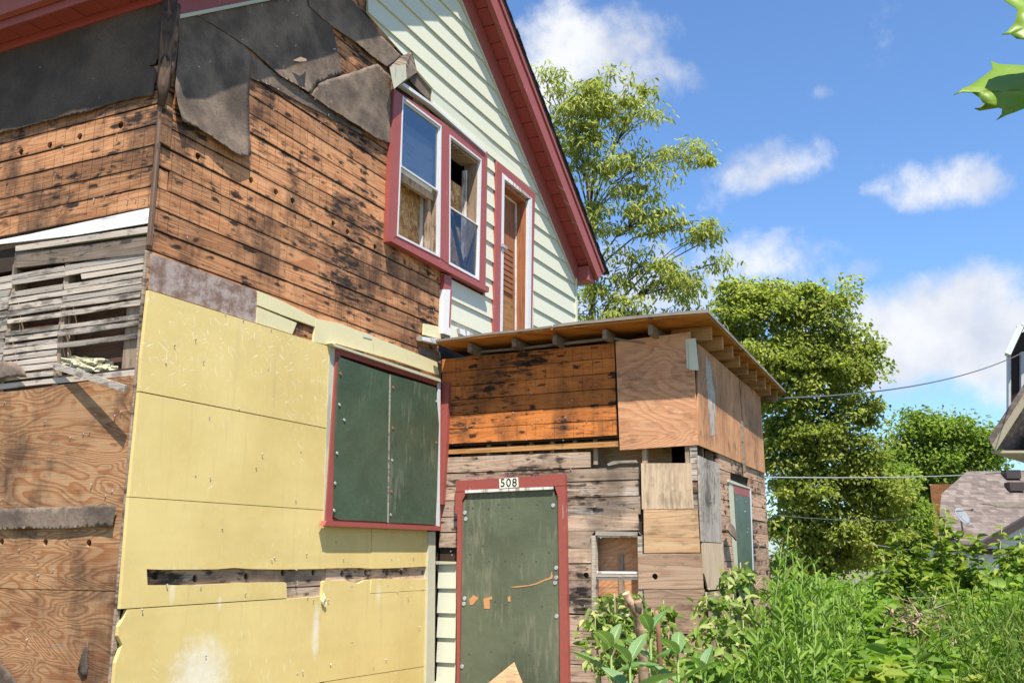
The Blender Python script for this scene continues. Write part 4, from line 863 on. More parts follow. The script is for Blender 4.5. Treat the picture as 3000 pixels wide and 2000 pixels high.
for (x, y) in ((275, 418), (378, 422), (515, 412), (567, 330), (628, 330), (445, 395), (700, 395), (530, 486), (340, 665), (383, 768), (583, 798), (487, 765), (255, 720), (690, 768), (777, 708), (492, 1050), (420, 1030), (730, 1065), (395, 1360), (550, 1300), (645, 1380), (545, 1390), (250, 1375), (598, 715)): disc('bolt_head', 'P', *dk(x, y), .0318, .009, .0022, 'dark_gutter', door)
# number plate
plate('number_plate', 'P', [dk(452, 228, .06), dk(575, 218, .06), dk(578, 282, .06), dk(455, 292, .06)], .051, .058, M['plate_white'], door)
cu = bpy.data.curves.new('number', 'FONT'); cu.body = '508'; cu.size = .098; cu.align_x = 'CENTER'; cu.align_y = 'CENTER'; cu.extrude = .001; cu.space_character = 1.15
to = bpy.data.objects.new('tmp', cu); COL.objects.link(to); bpy.context.view_layer.update(); me = bpy.data.meshes.new_from_object(to); bpy.data.objects.remove(to)
nc = dk(515, 255, .06); num = link('house_number', me, M['black_ink'], door)
num.matrix_world = Matrix.Translation(to3('P', nc[0], nc[1], .0595)) @ Matrix(((0, 0, -1), (-1, 0, 0), (0, 1, 0))).to_4x4()
me.materials.clear(); me.materials.append(M['black_ink'])
# pale siding scraps and red strip by the inner corner
uc0, uc1 = pu('a1', 168, 1200, .02), pu('a1', 40, 1200, .02)
for a, b in ((778, 945), (947, 1107), (1109, 1268), (1270, 1430), (1432, 1592), (1594, 1755), (1757, 1918)): lap('P', pz('a1', 100, b), pz('a1', 100, a), uc0, uc0, min(uc1, -.02), min(uc1, -.02), pwall)
q4('siding_scrap_edge', 'P', 'a1', [(35, 768), (170, 772), (170, 786), (38, 788)], .0, .045, 'cream_trim', pwall)
q4('red_strip', 'P', '8', [(133, 715), (196, 726), (186, 1000), (175, 1250), (152, 1568), (140, 1800), (105, 1800), (112, 1300), (125, 1000)], .001, .05, 'red_paint', pwall)

# --- porch side wall
q4('plywood_sheet', 'S', 'a2', [(888, 380), (1080, 540), (1252, 690), (1272, 1000), (1308, 1448), (1100, 1360), (893, 1275)], .001, .016, 'ply_side', swall)
q4('plywood_sheet', 'S', 'a2', [(1256, 694), (1440, 842), (1462, 1180), (1484, 1525), (1316, 1456), (1285, 1060)], .001, .014, 'ply_side', swall)
q4('batten', 'S', 'a2', [(1275, 1060), (1290, 1070), (1312, 1520), (1300, 1510)], .0165, .03, 'dark_rough', swall)
q4('peeling_stripe', 'S', 'a2', [(960, 480), (995, 540), (1020, 680), (1035, 820), (1045, 1000), (1040, 1180), (1000, 1200), (985, 1000), (975, 800), (958, 640)], .0165, .018, 'ply_grey', swall)
q4('corner_trim', 'P', 'a2', [(778, 342), (803, 338), (808, 602), (790, 600)], .0165, .022, 'siding_paint', pwall)
q4('corner_trim', 'P', 'a2', [(803, 338), (866, 333), (892, 615), (812, 612)], .017, .032, 'siding_paint', pwall)
sz = lambda y: uv('S', 'b6', 570, y)[1]; su = lambda x, y, d=0: uv('S', 'b6', x, y, d)[0]
bz = [sz(y) for y in (160, 305, 432, 577, 720, 858, 997, 1142, 1290)]; bz += [bz[-1]-.137*k for k in range(1, 8)]
wl, wr = su(640, 800), su(825, 800)
for i, (a, b) in enumerate(zip(bz[:-1], bz[1:])):
    if i < 1: run('S', b, a, XP+.60, XE-.005, 'pine_side', swall, [], [(5.2, (a+b)/2)], wob=.006); continue
    run('S', b, a, XP+.60, wl+.03, 'pine_side', swall, [], [], wob=.006, tilt=.005, gap=.007); run('S', b, a, wr-.03, XE-.005, 'pine_side', swall, [], [], wob=.006, tilt=.005, gap=.007)
q4('plywood_patch', 'S', 'b6', [(338, 168), (415, 205), (526, 240), (540, 600), (552, 970), (370, 958), (352, 600)], .001, .016, 'ply_grey', swall)
q4('plywood_patch', 'S', 'b6', [(370, 966), (560, 974), (570, 1200), (578, 1392), (425, 1402), (385, 1250)], .001, .014, 'ply_pale', swall)
pbox('plywood_patch', 'S', XP+.03, XP+.6, .35, sz(1402), .0, .012, M['ply_weather'], swall)
for x in (400, 492):
    u = su(x, 150); pbox('cripple_stud', 'S', u-.02, u+.025, 2.3, 2.62, -.09, -.022, M['stud'], swall)
side = part('side_window')
q4('channel', 'S', 'b6', [(612, 400), (652, 405), (668, 700), (690, 1000), (712, 1340), (680, 1340), (650, 1000), (632, 700)], .0, .007, 'cream_trim', side)
q4('channel', 'S', 'b6', [(612, 392), (640, 396), (812, 466), (815, 478), (650, 428), (612, 410)], .0, .014, 'cream_trim', side)
q4('head_casing', 'S', 'b6', [(652, 430), (812, 480), (815, 556), (664, 515)], .0, .009, 'red_paint', side)
q4('green_board', 'S', 'b6', [(664, 516), (814, 558), (825, 800), (842, 1080), (862, 1500), (715, 1500), (690, 1000), (672, 700)], .002, .010, 'green_window', side)
q4('channel', 'S', 'b6', [(808, 470), (818, 474), (835, 1000), (845, 1300), (838, 1300), (828, 1000)], .0, .013, 'white_metal', side)
bm = bmesh.new(); pts = [(640, 785), (655, 815), (664, 860), (660, 905), (645, 950), (635, 920), (615, 890), (603, 850), (615, 815)]
lp = [uv('S', 'b6', x, y, .06) for x, y in pts]; prism(bm, [[to3('S', u, z, .10-.05*abs(i-4)/4) for i, (u, z) in enumerate(lp)]], [[to3('S', u, z, .085-.05*abs(i-4)/4) for i, (u, z) in enumerate(lp)]], [lp]); from_bm('bent_shingle', bm, M['tar_paper'], swall)

# --- porch roof: sloping plywood deck on rafters
proof = part('porch_roof')
X0, X1, Y0, Y1 = 3.29, 6.62, -.09, -2.545
rz = lambda x: 3.632-.042*(x-X0)
def deck(name, x0, x1, y0, y1, a, b, mat, segs=6, sag=.012):
    bm = bmesh.new(); lo, hi = [], []
    prv = None
    for i in range(segs+1):
        t = i/segs; y = y0+(y1-y0)*t
        row = [bm.verts.new((x+.006*noise.noise((y*4, x, a*50)), y, rz(x)+h+sag*noise.noise((x*.8, y*1.3, 2)))) for x, h in ((x0, a), (x1, a), (x1, b), (x0, b))]
        if prv: [bm.faces.new((prv[k], prv[(k+1) % 4], row[(k+1) % 4], row[k])) for k in range(4)]
        else: bm.faces.new(row)
        prv = row
    bm.faces.new(prv[::-1]); return from_bm(name, bm, M[mat], proof)
ys2 = pu('8', 1222, 230)
deck('deck_sheet', X0, X1, Y0, ys2+.005, -.03, -.014, 'roof_deck'); deck('deck_sheet', X0-.004, X1, ys2-.003, Y1, -.030, -.014, 'roof_deck')
deck('roofing_layer', X0-.01, X1+.005, Y0+.0, ys2+.02, -.013, .006, 'grey_edge', 10, .02); deck('roofing_layer', X0-.014, X1+.008, ys2+.002, Y1-.012, -.013, .012, 'grey_edge', 10, .02)
for x8 in (465, 850, 1205, 1640, 2040):                   # short lookouts carrying the front edge of the deck
    y = pu('8', x8, 420); box('lookout', (X0+.06, y-.019, rz(3.5)-.125), (X0+.62, y+.019, rz(3.5)-.042), M['dark_rough'], proof, .003)
for k in range(9):
    x = 3.63+k*.345; zt_ = rz(x)-.034
    box('rafter', (x-.02, -.1 if k else YS+.2, zt_-.115), (x+.02, -2.50+random.uniform(-.02, .01), zt_), M['rafter'], proof, .003)
box('outlooker', (X0+.03, -.12, rz(3.3)-.075), (X0+.065, -2.3, rz(3.3)-.036), M['rafter'], proof) if False else None
q4('fallen_flashing', 'F', 'b5', [(770, 1402), (860, 1430), (935, 1475), (850, 1490), (780, 1455)], .02, .05, 'peeling_white', proof)

# --- nails left in the walls
def nails(pl, n, u0, u1, z0, z1, d, parent, seed, ok=None, L=.011, r=.0024):
    rnd = random.Random(seed); bm = bmesh.new(); ax = {'F': (0, -1, 0), 'L': (-1, 0, 0), 'P': (-1, 0, 0), 'S': (0, -1, 0)}[pl]
    for _ in range(n):
        u, z = rnd.uniform(u0, u1), rnd.uniform(z0, z1)
        if ok and not ok(u, z): continue
        a = Vector(ax)+Vector((0, 0, rnd.uniform(-.9, .25)))+Vector((rnd.uniform(-.4, .4),)*3); c = to3(pl, u, z, d-.004)
        l = L*rnd.uniform(.5, 1.4); cyl(bm, c, a, r, r, l, 5); cyl(bm, c+a.normalized()*l, a, r*2.4, r*2.4, .002, 6)
    o = from_bm('nails', bm, M['steel'], parent); tag(o, kind='stuff')
nails('F', 75, .05, 3.3, .9, 3.3, FD, fw, 1, lambda u, z: not (1.8 < u and 1.9 < z < 3.4))
nails('F', 60, .1, 3.4, 3.55, 5.2, .0, fw, 2, lambda u, z: not (u > 2.5 and z > 4.3))
nails('F', 40, .2, 2.4, 4.7, 5.8, .035, fw, 6)
nails('L', 36, .05, 1.6, 1.0, 2.8, .008, sw, 3); nails('L', 22, .05, 1.6, 3.8, 5.1, .006, sw, 4)
nails('P', 70, -2.3, -.05, 1.0, 2.45, .006, pwall, 5, lambda u, z: not (-1.25 < u < -.15)); nails('P', 25, -1.6, -.1, 2.7, 3.2, .002, pwall, 7)
nails('S', 50, 3.6, 6.2, 1.2, 3.3, .016, swall, 8)

# loose plywood offcut leaning against the door
lo_ = [uv('P', 'a1', x, y, .35) for x, y in ((360, 1568), (515, 1440), (605, 1568))]
base = [(lo_[0][0]+.55, .0), (lo_[2][0]-.42, .0)]
bm = bmesh.new(); pts = [(lo_[0][0]+.42, .55), (-1.0+.12, .03), (lo_[2][0]-.22, .52), lo_[1]]
apex = lo_[1]; cu_ = (apex[0], apex[1])
sq = [(apex[0], apex[1]), (apex[0]-.40, apex[1]-.62), (apex[0]+.18, .02+.05), (apex[0]+.62, apex[1]-.50)]
dist = lambda z: .10+.30*(apex[1]-z)/apex[1]+.15
prism(bm, [[to3('P', u, z, dist(z)+.009) for u, z in sq]], [[to3('P', u, z, dist(z)-.009) for u, z in sq]], [sq])
tag(from_bm('plywood_offcut', bm, M['ply_pale_h']), 'pale pointed plywood offcut leaning in front of the green door', 'plywood')
# ------------------------------------------------------------------ neighbours, fence, wires
def ground_at(px, D): p = at(px, 1622, D); return Vector((p.x, p.y, 0))
def rayplane(px, py, p0, nrm):
    r = (at(px, py, 1)-CAM); return CAM+r*((p0-CAM).dot(nrm)/r.dot(nrm))
HR = Vector((_r.x, _r.y, 0)).normalized(); HD = Vector((_d.x, _d.y, 0)).normalized(); UP = Vector((0, 0, 1))
def slab(name, pts, off, mat, parent):
    """polygon of 3D points given thickness by the vector off"""
    bm = bmesh.new(); a = [bm.verts.new(p) for p in pts]; b = [bm.verts.new(p+off) for p in pts]; n = len(pts)
    bm.faces.new(a); bm.faces.new(b[::-1])
    for i in range(n): bm.faces.new((a[i], a[(i+1) % n], b[(i+1) % n], b[i]))
    return from_bm(name, bm, mat, parent)
nb = empty('neighbour_house', ground_at(2950, 33), 'low house with brown shingle roof, roof vents and white gable behind the weeds', 'house')
def nbp(o): o.parent = nb; o.matrix_parent_inverse = Matrix.Translation(-nb.location); return o
e0, e1 = at(2748, 1578, 32), at(3260, 1578, 32); r1 = at(3260, 1377, 36)
nr = (e1-e0).cross(r1-e0).normalized()
main = [rayplane(x, y, e0, nr) for x, y in ((2746, 1582), (3330, 1590), (3330, 1374), (2833, 1380), (2758, 1446))]
mr = nbp(slab('roof', main, Vector((0, 0, -.14)), M['shingle_brown'], None))
for k in range(0):                                        # raised shingle courses across the slope
    t = (k+.5)/13; a, b = main[0].lerp(main[4], min(1, t*1.5)) if t < .66 else main[4].lerp(main[3], (t-.66)/.34), main[1].lerp(main[2], t)
    o = slab('shingle_course', [a+UP*.012, b+UP*.012, b+UP*.012+(main[2]-main[1])*.012, a+UP*.012+(main[2]-main[1])*.012], UP*.006, M['shingle_brown'], None); o.parent = mr
og = [at(x, y, 36.5) for x, y in ((2724, 1418), (2790, 1417), (2764, 1446), (2762, 1585), (2742, 1582))]
nbp(slab('side_roof', og, (og[0]-CAM).normalized()*3+HR*1.2, M['shingle_orange'], None))
nbp(slab('eave_board', [rayplane(x, y, e0, nr)+Vector((0, 0, -.1)) for x, y in ((2742, 1584), (3330, 1592), (3330, 1586), (2742, 1578))], HD*.15+Vector((0, 0, -.16)), M['brown_trim'], None))
wb = ground_at(2775, 32.6); we = ground_at(3330, 32.6)
nbp(slab('wall', [wb, we, we+UP*2.2, wb+UP*2.2], HD*6, M['white_siding'], None))
for px_, py_ in ((2963, 1398), (2973, 1434)):
    c = rayplane(px_, py_, e0, nr); bm = bmesh.new(); wbox(bm, (-.26, -.2, -.05), (.26, .2, .26)); o = from_bm('roof_vent', bm, M['brown_trim'], None)
    o.matrix_world = Matrix.Translation(c) @ Matrix((HR, HD, UP)).transposed().to_4x4(); o.parent = nb; o.matrix_parent_inverse = Matrix.Translation(-nb.location)
strip = [rayplane(x, y, e0, nr)+Vector((0, 0, .02)) for x, y in ((2866, 1475), (3050, 1471), (3050, 1487), (2930, 1488), (2905, 1480))]
nbp(slab('stained_shingles', strip, Vector((0, 0, .01)), M['bark'], None))
# white porch gable
D = 29.0; g = [at(x, y, D) for x, y in ((2880, 1604), (3140, 1604), (3010, 1524))]
gp = nbp(slab('porch_gable', g, HD*.2, M['white_siding'], None))
for a_, b_ in ((0, 2), (1, 2)):
    bm = bmesh.new(); beam(bm, g[a_]+(g[a_]-g[b_]).normalized()*.35-HD*.15+UP*.12, g[b_]-HD*.15+UP*.08, .35, .2, UP); nbp(from_bm('rake_board', bm, M['brown_trim'], None))
for k in range(4):
    t = (k+.2)/5; a, b = g[0].lerp(g[2], t), g[1].lerp(g[2], t); bm = bmesh.new(); beam(bm, a-HD*.012, b-HD*.012, .03, .1); o = from_bm('siding_board', bm, M['white_siding'], None); o.parent = gp
nbp(slab('porch_beam', [at(x, y, D) for x, y in ((2855, 1622), (3150, 1622), (3150, 1602), (2855, 1602))], HD*.4, M['brown_trim'], None))
pw = [ground_at(2890, 29.3), ground_at(3140, 29.3)]; nbp(slab('porch_wall', [pw[0], pw[1], pw[1]+UP*1.74, pw[0]+UP*1.74], HD*2.5, M['white_siding'], None))
nbp(slab('porch_window', [at(x, y, 29.25) for x, y in ((2872, 1665), (2878, 1630), (2915, 1630), (2915, 1665))], HD*.05, M['dark_gutter'], None)) if False else None
# satellite dish
dish = empty('satellite_dish', rayplane(2822, 1560, e0, nr), 'grey oval satellite dish on the brown roof behind saplings', 'satellite dish')
bm = bmesh.new(); c0 = at(2818, 1512, 31.5)-dish.location; ax_ = (-HD*.75+HR*.45+UP*.45).normalized(); a_ = ax_.orthogonal().normalized(); b_ = ax_.cross(a_)
prev = None
for ri in range(6):
    rr_ = .30*ri/5; ringv = [bm.verts.new(c0+(a_*math.cos(t)+b_*math.sin(t))*max(rr_, .01)+ax_*(.5*rr_*rr_)) for t in np.linspace(0, 2*math.pi, 20, endpoint=False)]
    if prev: [bm.faces.new((prev[k], prev[(k+1) % 20], ringv[(k+1) % 20], ringv[k])) for k in range(20)]
    prev = ringv
o = from_bm('reflector', bm, M['dish_grey'], dish, True); o.modifiers.new('t', 'SOLIDIFY').thickness = .02
bm = bmesh.new(); tube(bm, [Vector((0, 0, -.1)), c0-ax_*.05], [.03, .03]); from_bm('mast', bm, M['dark_gutter'], dish)
bm = bmesh.new(); tube(bm, [c0-b_*.3, c0+ax_*.42], [.015, .015]); cyl(bm, c0+ax_*.4, ax_, .04, .03, .08); from_bm('feed_arm', bm, M['dark_gutter'], dish)

# house at the right edge of the frame
rh = empty('tall_house', ground_at(3080, 20), 'beige eave and gabled dormer of a house at the right edge', 'house')
def rhp(o): o.parent = rh; o.matrix_parent_inverse = Matrix.Translation(-rh.location); return o
A_ = at(2905, 1304, 20); B_ = at(3260, 735, 20)
RD = (ground_at(2990, 20)-Vector((CAM.x, CAM.y, 0))).normalized()
off = RD*5+HR*1.2
rhp(slab('roof', [A_, B_, B_+(HR*.2+UP*.22), A_+(HR*-.05+UP*.16)], off, M['shingle_brown'], None))
rhp(slab('barge_board', [A_-HD*.03, B_-HD*.03, B_-HD*.03+HR*.10-UP*.16, A_-HD*.03+HR*.06-UP*.12], HD*.025, M['beige_soffit'], None))
C_ = at(2925, 1331, 20.3); D_ = at(3300, 1331, 20.3)
rhp(slab('soffit', [A_-UP*.10+HD*.05, at(3250, 1318, 20)+HD*.05, at(3250, 1318, 20)+RD*4.5, A_-UP*.10+RD*4.5+HR*1.2], -UP*.05, M['beige_soffit'], None))
w0, w1_ = ground_at(3035, 20.6), ground_at(3300, 20.6)
zc_ = at(3010, 1330, 20.6).z
rhp(slab('wall', [w0, w1_, w1_+UP*(zc_+1.6), w0+UP*(zc_+.1)], RD*4+HR*.4, M['white_siding'], None))
bm = bmesh.new(); p = at(3022, 1335, 20.45); tube(bm, [p, Vector((p.x, p.y, .05))], [.04, .04], 8); rhp(from_bm('downspout', bm, M['dark_gutter'], None))
dq = [at(x, y, 21.5) for x, y in ((2958, 1230), (2958, 1035), (2992, 975), (3060, 945), (3200, 1035), (3200, 1230))]
rhp(slab('dormer_wall', dq, RD*3+HR*.5, M['brown_trim'], None))
for a_, b_ in (((2952, 1040), (2990, 958)), ((2990, 958), (3040, 930))):
    bm = bmesh.new(); beam(bm, at(*a_, 21.3), at(*b_, 21.3), .35, .12, UP); rhp(from_bm('dormer_rake', bm, M['white_siding'], None))
rhp(slab('dormer_corner', [at(x, y, 21.4) for x, y in ((2955, 1210), (2955, 1030), (2962, 1030), (2962, 1210))], HD*.1, M['white_siding'], None))
rhp(slab('dormer_side', [at(x, y, 21.4) for x, y in ((2992, 1160), (2992, 1030), (3080, 1030), (3080, 1160))], HD*.08, M['white_siding'], None))

# fence of upright planks
fen = empty('plank_fence', ground_at(2500, 17), 'weathered grey plank fence half hidden by weeds at the back', 'fence')
fbm = None
for k in range(70):
    c = ground_at(2130, 17)+HR*(.142*k)-fen.location; h = 1.33+.03*random.uniform(-1, 1); bm = bmesh.new()
    v = wbox(bm, (-.068, -.01, 0), (.068, .01, h)); o = from_bm('plank', bm, M['fence_wood'], fen); o.matrix_local = Matrix.Translation(c) @ Matrix((HR, HD, UP)).transposed().to_4x4()
for h in (.35, 1.1):
    bm = bmesh.new(); a = ground_at(2130, 17)-fen.location; beam(bm, a+HD*.04+UP*h, a+HR*9.9+HD*.04+UP*h, .04, .09); from_bm('rail', bm, M['fence_wood'], fen)

def wire(p0, p1, sag, r, mat, label):
    bm = bmesh.new(); n = 24; tube(bm, [Vector(p0).lerp(Vector(p1), i/n)-UP*(sag*4*(i/n)*(1-i/n)) for i in range(n+1)], [r]*(n+1), 5)
    tag(from_bm('power_line', bm, M[mat], None, True), label, 'wire')
wire(Vector((6.22, -2.42, 3.36)), at(3010, 1026, 20.2), .22, .010, 'wire', 'dark overhead cable running from porch eave up to right edge house')
wire(Vector((6.3, -2.0, 2.56)), at(3080, 1368, 27), .10, .009, 'wire_light', 'pale overhead cable crossing in front of the big tree to brown roof')
wire(Vector((6.3, -2.0, 2.2)), at(2735, 1505, 33), .15, .006, 'wire', 'thin lower wire crossing the trees towards the orange roof')
wire(at(2545, 1592, 20), at(2760, 1612, 30), .05, .007, 'wire_light', 'short pale wire low behind the saplings')

# ------------------------------------------------------------------ foliage helpers
def unit(a): return a/np.maximum(np.linalg.norm(a, axis=1, keepdims=True), 1e-9)
def leaves(name, P, Dr, Nm, Ln, Wd, mat, parent, rnd=None, fold=.25, droop=.12, wide=.42, kind='stuff', origin=None):
    P = np.asarray(P, float); n = len(P); Dr = unit(np.asarray(Dr, float)); Nm = np.asarray(Nm, float); Nm = unit(Nm-Dr*(Nm*Dr).sum(1, keepdims=True)); Sd = np.cross(Dr, Nm)
    Ln = np.broadcast_to(np.asarray(Ln, float), (n,))[:, None]; Wd = np.broadcast_to(np.asarray(Wd, float), (n,))[:, None]
    if origin is not None: P = P-np.array(origin)
    V = np.empty((n, 6, 3)); V[:, 0] = P; m1, m2 = P+Dr*Ln*wide*.75, P+Dr*Ln*(wide+.28)-Nm*Ln*droop*.4
    V[:, 1] = m1+Sd*Wd*.46+Nm*Wd*fold; V[:, 2] = m2+Sd*Wd*.36+Nm*Wd*fold*.7; V[:, 3] = P+Dr*Ln-Nm*Ln*droop; V[:, 4] = m2-Sd*Wd*.36+Nm*Wd*fold*.7; V[:, 5] = m1-Sd*Wd*.46+Nm*Wd*fold
    idx = np.array([0, 1, 3, 1, 2, 3, 0, 3, 5, 5, 3, 4]); F_ = (np.arange(n)[:, None]*6+idx[None]).ravel()
    me = bpy.data.meshes.new(name); me.vertices.add(n*6); me.vertices.foreach_set('co', V.ravel()); me.loops.add(len(F_)); me.loops.foreach_set('vertex_index', F_.astype(np.int32))
    npoly = len(F_)//3; me.polygons.add(npoly); me.polygons.foreach_set('loop_start', np.arange(0, len(F_), 3, dtype=np.int32)); me.polygons.foreach_set('loop_total', np.full(npoly, 3, dtype=np.int32))
    me.update(calc_edges=True); me.validate()
    r = rng.random(n) if rnd is None else rnd; at_ = me.attributes.new('rnd', 'FLOAT', 'POINT'); at_.data.foreach_set('value', np.repeat(r, 6).astype(np.float32))
    o = link(name, me, M[mat], parent); tag(o, kind=kind); return o
def rdir(n, zlo=-1, zhi=1):
    a = rng.uniform(0, 2*np.pi, n); z = rng.uniform(zlo, zhi, n); s = np.sqrt(np.maximum(0, 1-z*z)); return np.stack([s*np.cos(a), s*np.sin(a), z], 1)
def tree(name, label, D, trunk_px, blobs, ncl, nl, Ln, Wd, mat, r0, group=None, hang=.5, cs=.5, depth=1.0, cat='tree', lowz=None, rlim=1.0, sparse=.0):
    base = ground_at(trunk_px, D); t = empty(name, base, label, cat, group)
    bm = bmesh.new(); cen = []; wts = []
    for (x, y, rx, ry) in blobs: cen.append((at(x, y, D)-base, rx*D/FPX, ry*D/FPX)); wts.append(rx*ry)
    top = max(c.z for c, _, _ in cen); tp = [Vector((.12*noise.noise((i*.7, D, 0))*top*.2, .1*noise.noise((i*.7, D, 9))*top*.2, top*.92*i/8)) for i in range(9)]
    tp[0] = Vector((0, 0, -.1)); tube(bm, tp, [r0*(1-.88*i/8)+.012 for i in range(9)], 8)
    limbs = []
    for c, rx, ry in cen:
        zz = max(.9, min(c.z-.25*(abs(c.x)+abs(c.y))-.3, top*.85)); k = min(range(9), key=lambda i: abs(tp[i].z-zz)); s = tp[k]
        mid_ = s.lerp(c, .5)+Vector((0, 0, .12*(c-s).length)); pts = [s, s.lerp(mid_, .5)+Vector((0, 0, .03)), mid_, mid_.lerp(c, .5), c]; rr = r0*.36*(1-.7*k/8)
        tube(bm, pts, [rr, rr*.8, rr*.6, rr*.4, rr*.2+.004], 6); limbs.append(pts)
    w_ = np.array(wts)/sum(wts); pick = rng.choice(len(cen), ncl, p=w_); P, Dr, Nm, Rn = [], [], [], []
    for j in pick:
        c, rx, ry = cen[j]; v = Vector(rdir(1)[0]); q = rng.random()**.42*rng.choice([1, 1, 1, 1.22])
        cc = c+(HR*v.x*rx+HD*v.y*(rx+ry)*.5*depth+UP*v.z*ry)*q
        l = limbs[j]; s = l[rng.integers(2, 5)]; m_ = s.lerp(cc, .55)+Vector((0, 0, .10*(cc-s).length))
        rr = .010*rlim+.0012*(cc-s).length; tube(bm, [s, m_, cc], [rr, rr*.7, rr*.3], 4, False)
        n = int(nl*rng.uniform(.55, 1.3)); off = rdir(n, -.8, 1)*(rng.random(n)**.5)[:, None]*cs*rng.uniform(.4, 1.45)*np.array([1, 1, .55]); p = np.array(cc)+off
        d_ = unit(off*np.array([1, 1, .3])+rng.normal(0, .35, (n, 3)))+np.array([0, 0, -hang])*rng.uniform(.3, 1.4, (n, 1)); P.append(p); Dr.append(d_)
        Nm.append(np.array([0, 0, 1])+rng.normal(0, .55, (n, 3))); Rn.append(np.clip(rng.uniform(.15, .85)+rng.normal(0, .18, n), 0, 1))
    from_bm('trunk', bm, M['bark'], t, True)
    P, Dr, Nm, Rn = map(np.concatenate, (P, Dr, Nm, Rn)); n = len(P)
    leaves('crown', P, Dr, Nm, Ln*rng.uniform(.6, 1.3, n), Wd*rng.uniform(.7, 1.25, n), mat, t, Rn); return t
tree('ash_tree', 'airy pale green tree with drooping leaflets behind the gable', 17, 1745,
     [(1690, 330, 95, 100), (1600, 240, 40, 45), (1760, 290, 70, 60), (1850, 320, 100, 60), (1790, 225, 22, 25), (1900, 275, 40, 30), (1960, 450, 110, 45), (2040, 450, 40, 25), (1710, 470, 100, 90), (1860, 500, 110, 70), (1740, 620, 100, 80), (1880, 640, 90, 70), (1980, 660, 90, 55), (2060, 710, 50, 45), (2100, 770, 25, 25), (1740, 770, 90, 80), (1880, 780, 110, 65), (2000, 830, 90, 60), (1740, 900, 80, 70), (1870, 920, 120, 70), (2020, 930, 90, 55)],
     255, 50, .125, .038, 'leaf_light', .13, hang=1.1, cs=.30, rlim=1.0)
tree('maple_tree', 'large dense yellow-green tree right behind the porch', 25, 2370,
     [(2180, 900, 95, 70), (2300, 880, 95, 55), (2160, 850, 30, 30), (2420, 930, 75, 80), (2475, 850, 14, 30), (2200, 1040, 120, 110), (2340, 1020, 120, 100), (2470, 1060, 80, 90), (2545, 1080, 35, 55), (2300, 1180, 110, 100), (2450, 1200, 115, 100), (2540, 1200, 45, 60), (2310, 1310, 100, 90), (2460, 1330, 120, 95), (2370, 1430, 130, 90), (2520, 1440, 95, 80), (2330, 1550, 110, 80), (2460, 1560, 120, 80), (2380, 1650, 140, 60), (2560, 1330, 60, 60), (2590, 1450, 75, 70), (2570, 1560, 80, 60), (2250, 830, 30, 30), (2370, 840, 30, 35), (2530, 1000, 35, 35)],
     660, 96, .125, .078, 'leaf_mid', .24, hang=.5, cs=.46, rlim=1.3)
tree('oak_tree', 'rounded deep green tree beyond the brown roof', 42, 2740,
     [(2690, 1270, 60, 50), (2675, 1225, 20, 25), (2780, 1270, 80, 55), (2860, 1300, 60, 45), (2900, 1340, 40, 30), (2640, 1360, 70, 65), (2740, 1370, 100, 70), (2840, 1370, 60, 50), (2650, 1470, 75, 70), (2720, 1460, 60, 70), (2600, 1560, 70, 70), (2700, 1560, 80, 60)],
     520, 80, .18, .115, 'leaf_dark', .3, hang=.4, cs=.75, rlim=2)
tree('shade_tree', 'dark shaded tree low between the two larger crowns', 33, 2620,
     [(2590, 1420, 70, 70), (2620, 1520, 80, 70), (2560, 1600, 80, 70), (2650, 1610, 90, 60)], 170, 110, .135, .085, 'leaf_dark', .16, hang=.35, cs=.6, rlim=1.5)

# ------------------------------------------------------------------ plants in the yard
def stemmy(name, label, cat, stems, lpp, Ln, Wd, mat, stem_mat='stem_green', group=None, lean=.15, r=.006, taper=True, start=.25, up=.5, droop=.2, side=0, wide=.42, clump=1, feathery=0):
    """upright stems [(px, D, top_py)] with leaves up their length"""
    base = ground_at(sum(s[0] for s in stems)/len(stems), sum(s[1] for s in stems)/len(stems)); t = empty(name, base, label, cat, group)
    bm = bmesh.new(); P, Dr, Nm, L_ = [], [], [], []
    for (x, D, ty) in stems:
        g_ = ground_at(x, D); tp = at(x, ty, D); h = tp.z; b_ = g_+Vector((random.uniform(-1, 1), random.uniform(-1, 1), 0))*lean*h*.5; bend = Vector((random.uniform(-1, 1), random.uniform(-1, 1), 0))*.05
        pts = [b_.lerp(tp, i/5)+bend*math.sin(math.pi*i/5)*h-base for i in range(6)]; tube(bm, pts, [r*(1-.8*i/5)+.0006 for i in range(6)], 5)
        n = int(lpp*random.uniform(.8, 1.2)); ts = np.sort(rng.uniform(start, 1.0, n)); an = np.arange(n)*2.4+rng.random()*6
        for k in range(n):
            f = ts[k]*5; i = min(4, int(f)); p = pts[i].lerp(pts[i+1], f-i); dr = Vector((math.cos(an[k]), math.sin(an[k]), up+(.9 if feathery and ts[k] > .8 else 0)+rng.normal(0, .25)))
            P.append(p); Dr.append(dr); Nm.append(Vector((0, 0, 1))+Vector(rng.normal(0, .3, 3))); L_.append(Ln*rng.uniform(.6, 1.2)*((1.15-.75*ts[k]) if taper else 1))
    from_bm('stems', bm, M[stem_mat], t, True)
    L_ = np.array(L_); o = leaves('foliage', P, Dr, Nm, L_, L_*Wd/Ln, mat, t, droop=droop, wide=wide); return t
R_ = random.Random(5)
